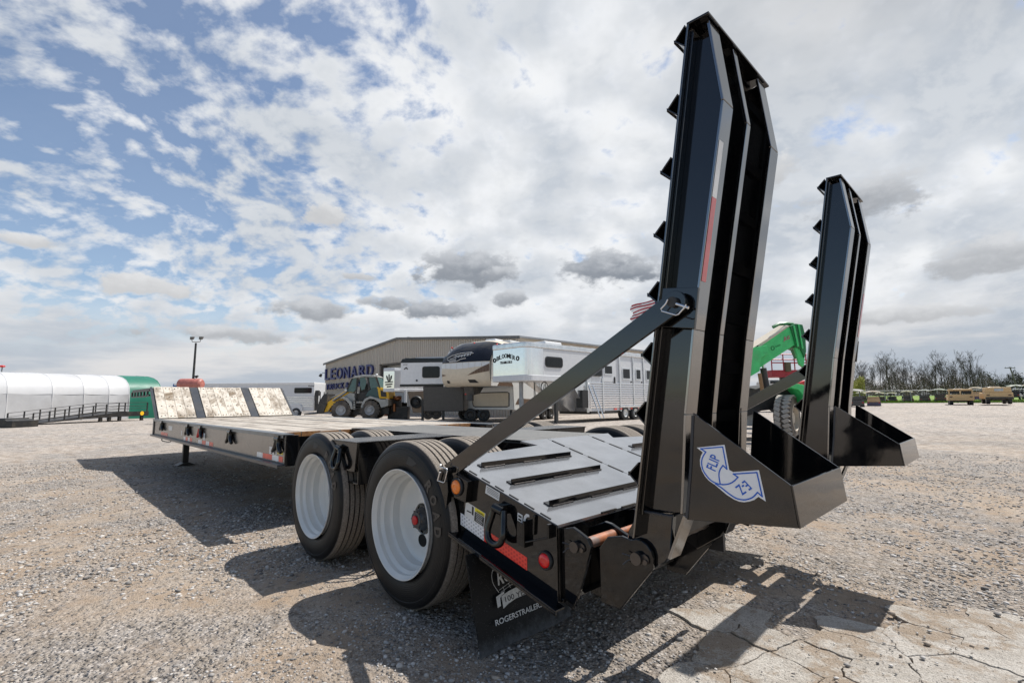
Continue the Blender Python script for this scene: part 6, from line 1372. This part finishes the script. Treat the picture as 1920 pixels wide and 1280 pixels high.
# ---- golf carts
def plastic_roof(name, col):
    m, t, b = new_mat(name); tr = t.new('ShaderNodeBsdfTranslucent'); tr.inputs[0].default_value = (*col, 1); b.inputs['Base Color'].default_value = (*col, 1); b.inputs['Roughness'].default_value = .5
    mx_ = t.new('ShaderNodeMixShader'); mx_.inputs[0].default_value = .5; t.L.new(b.outputs[0], mx_.inputs[1]); t.L.new(tr.outputs[0], mx_.inputs[2]); t.L.new(mx_.outputs[0], t.N['Material Output'].inputs[0]); return m
M['cartroof2'] = plastic_roof('translucent_cream_roof', (.88, .82, .72)); M['cartroof3'] = plastic_roof('translucent_white_roof', (.9, .89, .86))
def cart_proto(body, seat, roofm, tall=0., rearbox=False):
    """rear or front view cart about 1.2 m wide; local x across, y away"""
    R_ = empty('golf_cart')
    mb = MB(); mb.prism(rrect(-.60, .60, .30, .82, .10), 'y', 0, 1.0); mb.prism(rrect(-.56, .56, .28, .70, .08), 'y', 1.0, 2.3); mb.box(-.60, .60, 2.0, 2.4, .35, .78); mb.build('body', body, R_, bevel=.04)
    mb = MB(); mb.box(-.54, .54, 2.0, 2.1, .78, 1.12, M['cartblack']); mb.build('dashboard', None, R_)
    mb = MB(); mb.box(-.52, .52, .75, 1.15, .82, .92); mb.box(-.52, .52, .55, .68, .85, 1.25); mb.build('seat', seat, R_, bevel=.03)
    for sx_ in (-1, 1):
        for yy, lean in ((.45, .05), (2.0, -.25)):
            mb = MB(); mb.tube([(sx_*.54, yy, .8), (sx_*.52, yy-lean, 1.80+tall)], .022, 6); mb.build('roof_post', M['mach_dark'], R_)
        for yy in (.35, 2.05):
            mb = MB(); mb.tf = Matrix.Translation((sx_*.52-.1, yy, 0)) @ Matrix.Rotation(-math.pi/2, 4, 'Z'); wheel_at(mb, 0, 0, .2, .25+tall*.15, M['rubber'], M['rimgrey'], 14); mb.build('wheel', None, R_, smooth=40)
        mb = MB(); mb.box(sx_*.48-.07, sx_*.48+.07, -.02, .0, .58, .66); mb.build('tail_light', M['taillight'], R_)
    mb = MB(); vs = []
    for i in range(9):
        x_ = -.64+1.28*i/8
        for yy in (.15, 1.2, 2.2): vs.append((x_, yy, 1.78+tall+.13*(1-(x_/.64)**2)+(.02 if yy == 1.2 else 0)))
    n = len(vs); vs += [(a, b, c-.10) for a, b, c in vs]; fs = [(i*3+j, i*3+j+1, i*3+j+4, i*3+j+3) for i in range(8) for j in range(2)]
    ed = [i*3 for i in range(9)]; fs += [(a, b, b+n, a+n) for a, b in zip(ed[:-1], ed[1:])]; ed = [i*3+2 for i in range(9)]; fs += [(a, b, b+n, a+n) for a, b in zip(ed[:-1], ed[1:])]; fs += [(0, 1, 1+n, n), (1, 2, 2+n, 1+n), (24, 25, 25+n, 24+n), (25, 26, 26+n, 25+n)]
    mb.add(vs, fs); mb.build('roof', roofm, R_, smooth=40)
    mb = MB(); mb.tube([(-.5, 2.0, 1.12), (-.49, 2.15, 1.7+tall), (.49, 2.15, 1.7+tall), (.5, 2.0, 1.12)], .02, 5); mb.build('windscreen_frame', M['mach_dark'], R_)
    mb = MB(); mb.tube([(.22, 1.75, .8), (.22, 1.5, 1.02)], .02, 6); mb.tube([(.22+.17*math.cos(a), 1.48+.08*math.sin(a), 1.02+.13*math.sin(a)) for a in np.linspace(0, 2*math.pi, 13)[:-1]], .014, 5, closed=True); mb.build('steering_wheel', M['mach_dark'], R_)
    if rearbox:
        mb = MB(); mb.box(-.56, .56, -.45, .40, .70, .78); mb.box(-.56, .56, -.45, -.42, .78, .98); mb.build('rear_bench', seat, R_, bevel=.02)
    return R_
far_grp = 'golf carts parked along the fence'
P1 = cart_proto(M['cartblack'], M['cartblack'], M['cartroof2']); P2_ = cart_proto(M['cartblue'], M['seat_tan'], M['cartroof2'], 0., True); P3 = cart_proto(M['cartblack'], M['cartblack'], M['cartroof3'], .1)
used = set()
def cart(P_, px, base, top, rz, label):
    hgt = 1.87 if P_ is not P3 else 1.97
    d_ = hgt*F/(base-top)
    o = P_ if P_ not in used else copy_tree(P_); used.add(P_); p = at(px, d_); p.z = CAM.z+(hor(px)-base)*d_/F; o.location = p; o.rotation_euler = (0, 0, -YAW-math.atan((px-960)/F)+rz); tag(o, label, 'golf cart', far_grp)
cart(P3, 1601, 766, 730, .1, 'tall dark utility cart half hidden by the far ramp, leftmost of the carts')
cart(P1, 1614, 756, 735, .2, 'pale roofed cart tucked between the tall dark cart and the tan seated one')
cart(P2_, 1632, 765.5, 733, .0, 'blue cart with tan seats and cream roof, nearest to the viewer')
cart(P1, 1649, 758, 736, .15, 'black cart just right of the tan seated cart, partly behind it')
cart(P1, 1668, 757, 736, .1, 'black cart left of the fence post, lowest roof in the row')
cart(P1, 1697, 757, 733, .1, 'black cart directly right of the fence post')
cart(P3, 1728, 756, 731, .05, 'black cart with clear windscreen between its two neighbours on the open grass')
cart(P3, 1757, 755, 729, .05, 'tall black cart immediately left of the first sand coloured military truck')
cart(P2_, 1825, 753, 726, .05, 'tan seated cart between the two sand coloured military trucks')
cart(P3, 1893, 749, 722, -.2, 'black cart right of the second sand coloured truck by the leaning pole')
cart(P1, 1926, 749, 720, -.1, 'cart cut off by the right edge of the picture')
# ---- sand coloured military trucks, seen from behind
def truck(px, base, top, rz, label, soft):
    d_ = 1.85*F/(base-top); root = empty('military_truck', (0, 0, 0), 0, None, label, 'truck', 'sand coloured military trucks'); p = at(px, d_); p.z = CAM.z+(hor(px)-base)*d_/F; root.location = p; root.rotation_euler = (0, 0, -YAW-math.atan((px-960)/F)+rz)
    S_ = M['sand']
    mb = MB(); mb.prism([(-1.08, .55), (1.08, .55), (1.08, 1.15), (1.02, 1.22), (-1.02, 1.22), (-1.08, 1.15)], 'y', 0, 4.5); mb.build('body', S_, root, bevel=.03)
    if soft:
        mb = MB(); mb.prism([(-1.0, 1.221), (1.0, 1.221), (.95, 1.75), (-.95, 1.75)], 'y', .02, 2.4); mb.build('cargo_cover', S_, root, bevel=.06); mb = MB(); mb.prism(rrect(-.32, .38, 1.36, 1.62, .04), 'y', -.005, .02); mb.build('rear_window', M['windclear'], root)
        mb = MB(); mb.prism([(-.6, 1.751), (.35, 1.751), (.2, 1.86), (-.4, 1.86)], 'y', 1.0, 2.6); mb.build('roof', M['cartroof'], root)
    else:
        for x_ in (-.95, -.02, .95): mb = MB(); mb.box(x_-.05, x_+.05, .0, .08, 1.221, 1.70); mb.build('hoop_post', S_, root)
        mb = MB(); mb.prism([(-1.02, 1.62), (1.02, 1.62), (.98, 1.80), (-.98, 1.80)], 'y', 0, 2.2); mb.build('cab_roof', S_, root, bevel=.05)
        for a, b in ((-.88, -.10), (.06, .88)): mb = MB(); mb.prism(rrect(a, b, 1.30, 1.60, .05), 'y', .01, .03); mb.build('rear_window', M['glass'], root)
        mb = MB(); mb.prism([(-.5, 1.801), (.3, 1.801), (.2, 1.87), (-.4, 1.87)], 'y', .6, 2.4); mb.build('roof', M['cartroof'], root)
    mb = MB(); mb.box(-1.05, 1.05, -.12, -.001, .56, .74); mb.build('bumper', S_ if not soft else M['mach_dark'], root, bevel=.02)
    for x_ in (-.82, .82):
        mb = MB(); mb.box(x_-.12, x_+.12, -.03, -.001, .88, 1.0); mb.build('tail_light', M['brown'], root)
        for yy in (.6, 3.8):
            mb = MB(); mb.tf = Matrix.Translation((x_-.16, yy, 0)) @ Matrix.Rotation(-math.pi/2, 4, 'Z'); wheel_at(mb, 0, 0, .32, .46, M['rubber'], M['rimgrey'], 18); mb.build('wheel', None, root, smooth=40)
    mb = MB(); mb.cyl((-.7, .6, .46), (.7, .6, .46), .07, n=8); mb.box(-.5, .5, .3, 3.9, .42, .54); mb.build('underbody', M['mach_dark'], root)
truck(1795, 760, 728.5, .05, 'sand coloured military truck with two rear windows, left of the pair', False)
truck(1866, 757.5, 724.5, .12, 'sand coloured military truck with canvas back and small pale window, right of the pair', True)
# ---- grass field, fence
def grass_field():
    pts = []
    for px, d_ in ((1500, 72), (1700, 70), (2100, 62), (2400, 260), (1500, 300)):
        p = at(px, d_); pts.append((p.x, p.y))
    mb = MB(); z_ = .62 ; n = 24; rows = []
    A, B, C3, D3 = (Vector((*pts[0], 0)), Vector((*pts[2], 0)), Vector((*pts[3], 0)), Vector((*pts[4], 0))); vs = []
    for i in range(n+1):
        for j in range(n+1):
            u, v_ = i/n, (j/n)**2; p = (A*(1-u)+B*u)*(1-v_)+(D3*(1-u)+C3*u)*v_; vs.append((p.x, p.y, gz(p.x, p.y)+.03+.0*v_))
    mb.add(vs, [(i*(n+1)+j, (i+1)*(n+1)+j, (i+1)*(n+1)+j+1, i*(n+1)+j+1) for i in range(n) for j in range(n)])
    m, t, b = new_mat('spring_grass'); oc = t.new('ShaderNodeTexCoord').outputs['Object']; n_ = t.noise(oc, .8, 6, .7); c = t.mix(t.smooth(n_, .3, .7), (.12, .20, .02), (.17, .25, .035)); t.put(b.inputs['Base Color'], c); b.inputs['Roughness'].default_value = .9; t.put(b.inputs['Normal'], t.bump(n_, .6, .3))
    o = mb.build('grass_field', m, None, smooth=60); tag(o, 'bright green grass field beyond the cart row', None, None, 'structure')
    # tufts of standing grass along the near edge
    rs = np.random.RandomState(4); V = []; Fs = []
    for k in range(9000):
        u = rs.uniform(0, 1); v_ = rs.uniform(0, .09); p = (A*(1-u)+B*u)*(1-v_)+(D3*(1-u)+C3*u)*v_; h = rs.uniform(.12, .34); a = rs.uniform(0, 3.14); w_ = rs.uniform(.04, .10); dx, dy = math.cos(a)*w_, math.sin(a)*w_; z0 = gz(p.x, p.y)
        o_ = len(V); V += [(p.x-dx, p.y-dy, z0), (p.x+dx, p.y+dy, z0), (p.x+rs.uniform(-.1, .1), p.y+rs.uniform(-.1, .1), z0+h)]; Fs.append((o_, o_+1, o_+2))
    me = bpy.data.meshes.new('grass'); me.from_pydata(V, [], Fs); me.materials.append(m); o = bpy.data.objects.new('grass', me); COL.objects.link(o); tag(o, 'unmown grass along the edge of the yard', None, None, 'stuff')
grass_field()
def fence():
    A = at(1560, 74); B = at(1960, 68); root = empty('wire_fence', A, 0, None, 'low wire fence with thin posts behind the golf carts', 'fence'); dv = B-A; H_ = 1.75
    for k in range(9):
        p = dv*(k/8); mb = MB(); mb.cyl(p, p+Vector((0, 0, H_+(.25 if k in (2, 5) else 0))), .05, n=6); mb.build('post', M['galv'], root)
    mb = MB(); mb.tube([(0, 0, H_), dv+Vector((0, 0, H_))], .035, 5); mb.build('top_rail', M['galv'], root)
    for hz_ in (.45, .9, 1.35):
        mb = MB(); mb.tube([(0, 0, hz_), dv+Vector((0, 0, hz_))], .012, 4); mb.build('wire', M['galv'], root)
fence()
# ---- trees
def tree_mesh(seed, H_, spread=.5, twig=.030, lean=0., dens=1., depth=6):
    rs = random.Random(seed); tr = MB(); cr = MB()
    def grow(p, dirv, L, r, lev):
        n = 4 if lev < 3 else 3; pts = [p]; d_ = dirv.copy(); rr = [r]
        for i in range(n):
            d_ = (d_+Vector((rs.uniform(-1, 1), rs.uniform(-1, 1), rs.uniform(-.5, .8)))*(.10+.05*lev)).normalized(); pts.append(pts[-1]+d_*L/n); rr.append(r*(1-.5*(i+1)/n))
        (tr if lev == 0 else cr).tube(pts, rr, 6 if lev == 0 else (4 if lev < 2 else 3), M['bark'] if lev < 2 else M['twig'])
        if lev >= depth-1: return
        nb = int({0: rs.randint(8, 11), 1: rs.randint(4, 6), 2: rs.randint(4, 5), 3: 4, 4: 3}.get(lev, 2)*dens)
        for k in range(nb):
            f = rs.uniform(.32 if lev == 0 else .25, 1.0); idx = min(int(f*n), n-1); q_ = pts[idx].lerp(pts[idx+1], f*n-idx)
            a = rs.uniform(0, 6.28); u_ = d_.orthogonal().normalized(); v_ = d_.cross(u_); t_ = rs.uniform(.35, .95)*spread*1.6
            nd = (d_*math.cos(t_)+(u_*math.cos(a)+v_*math.sin(a))*math.sin(t_)+Vector((0, 0, .25))).normalized(); grow(q_, nd, L*rs.uniform(.38, .60)*(1.1-.3*f if lev == 0 else 1), max(r*(1-f*.6)*.42, twig), lev+1)
    grow(Vector((0, 0, 0)), Vector((lean, 0, 1)).normalized(), H_*.78, H_*.013, 0); return tr, cr
TP = []
for sd, hh, sp, dn in ((1, 15, .42, 1.), (2, 13, .55, 1.), (3, 14, .48, 1.), (5, 12, .6, 1.1), (8, 15, .38, .9), (13, 11, .65, 1.1)):
    a, b = tree_mesh(sd, hh, sp, .020, 0, dn*.85, 5); TP.append((a.mesh('trunk', 60), b.mesh('crown', None), hh))
def plant_tree(k, px, d_, H_, label, grp, rz=0., name='bare_tree'):
    tm_, cm_, hh = TP[k]; H_ -= at(px, d_).z; o = empty(name, at(px, d_), rz, None, label, 'tree', grp); s_ = H_/hh; o.scale = (s_, s_, s_); inst(tm_, 'trunk', o); inst(cm_, 'crown', o); return o
rs = random.Random(21)
tall = [(1664, 663, 'tallest leafless tree at the left end of the wood, forked high crown'), (1655, 672, 'leafless tree leaning left beside the tallest one in the left part of the wood'), (1678, 670, 'slim leafless tree standing clear just right of the tallest tree'),
        (1748, 667, 'slender leafless tree rising alone above the middle of the wood'), (1767, 674, 'leafless tree above the first military truck, left of the dense clump'), (1789, 672, 'broad leafless tree above the right half of the first military truck'),
        (1811, 667, 'tall leafless tree above the gap between the two military trucks'), (1824, 668, 'leafless tree with broad crown left of the end of the wood'), (1838, 690, 'last leafless tree at the right end of the wood')]
for i, (px, py, lb) in enumerate(tall):
    d_ = 165+rs.uniform(-8, 12); plant_tree(i % 6, px, d_, CAM.z+(hor(px)-py)*d_/F, lb, 'tall leafless trees along the wood', rs.uniform(0, 6.3))
for i in range(46):
    px = 1596+i*5.4+rs.uniform(-2, 2); py = rs.uniform(684, 702) if px < 1640 or px > 1700 else rs.uniform(678, 700); d_ = 185+rs.uniform(-15, 30); plant_tree(rs.randint(0, 5), px, d_, CAM.z+(hor(px)-py)*d_/F, 'bare brown tree in the thick of the wood behind the carts', 'bare trees in the wood', rs.uniform(0, 6.3))
def brush(name, label, px0, px1, d0, d1, z0, z1, n, col1, col2, blob, cat=None, kind='stuff'):
    rr = np.random.RandomState(abs(int(px0))); V = []; Fs = []
    for k in range(n):
        px = rr.uniform(px0, px1); d_ = rr.uniform(d0, d1); p = at(px, d_); top = z1*(.75+.25*math.sin(px*.11)+.2*rr.uniform(-1, 1)); z_ = z0+(top-z0)*rr.uniform(0, 1)**.8; s_ = blob*rr.uniform(.4, 1.4)
        a = rr.normal(size=3); a /= np.linalg.norm(a); b_ = np.cross(a, rr.normal(size=3)); b_ /= np.linalg.norm(b_); o_ = len(V); c = np.array([p.x, p.y, p.z+z_])
        V += [tuple(c-a*s_-b_*s_*.3), tuple(c+a*s_-b_*s_*.2), tuple(c+b_*s_*.8)]; Fs.append((o_, o_+1, o_+2))
    me = bpy.data.meshes.new(name); me.from_pydata(V, [], Fs); me.materials.append(simple(name+'_leaf', col1, .9, var=.35, nscale=.4, dirt=.5, dirtcol=col2)); o = bpy.data.objects.new(name, me); COL.objects.link(o); tag(o, label, cat, None, kind); return o
brush('undergrowth', 'grey brown brush and undergrowth filling the wood', 1570, 1860, 175, 225, 0, 7.4, 42000, (.11, .088, .070), (.14, .108, .088), .20)
brush('far_thicket', 'dark distant thicket right of the wood', 1848, 2060, 190, 230, 0, 9.0, 12000, (.045, .050, .035), (.08, .07, .055), .35)
brush('far_treeline', 'very distant low treeline on the horizon', -200, 1570, 420, 520, 0, 5.0, 9000, (.06, .065, .05), (.09, .08, .07), 1.2)
o = brush('flowering_shrub', 'pale yellow green spring bush at the left end of the wood, behind the leftmost cart', 1596, 1618, 150, 158, 0, 5.6, 2600, (.30, .28, .07), (.20, .22, .05), .22, 'shrub', None)
# right-hand dark evergreen clump as individual trees
for i, px in enumerate((1862, 1874, 1886, 1899, 1912)):
    d_ = 178; plant_tree(3 if i % 2 else 5, px, d_, CAM.z+(hor(px)-(702+3*(i % 3)))*d_/F, 'low bushy tree in the clump behind the leaning utility pole', 'bushy trees behind the pole', i*1.3)
# ---- leaning utility pole with wires
q = Q('utility_pole', 1905, 118, 'leaning wooden utility pole with crossarm at the right edge', 'utility pole'); zt_ = q.z(688); xt = q.x(1893)+.0
mb = MB(); mb.tube([(0, 0, 0), (xt, 0, zt_)], [.19, .12], 8); mb.build('pole', M['pole'], q.root, smooth=60); mb = MB(); mb.box(xt-1.25, xt+1.25, -.07, .07, zt_-.35, zt_-.20); mb.build('crossarm', M['pole'], q.root)
for k in (-1.1, -.4, .4, 1.1): mb = MB(); mb.cyl((xt+k, 0, zt_-.2), (xt+k, 0, zt_+.0), .05, n=6); mb.build('insulator', M['galv'], q.root)
q2 = Q('utility_pole', 1868, 150, 'short distant utility pole in front of the thicket', 'utility pole'); mb = MB(); mb.cyl((0, 0, 0), (-.4, 0, q2.z(712)), .16, .12, 8); mb.build('pole', M['pole'], q2.root, smooth=60); mb = MB(); mb.box(-1.2, .6, -.06, .06, q2.z(713)-.2, q2.z(713)); mb.build('crossarm', M['pole'], q2.root)
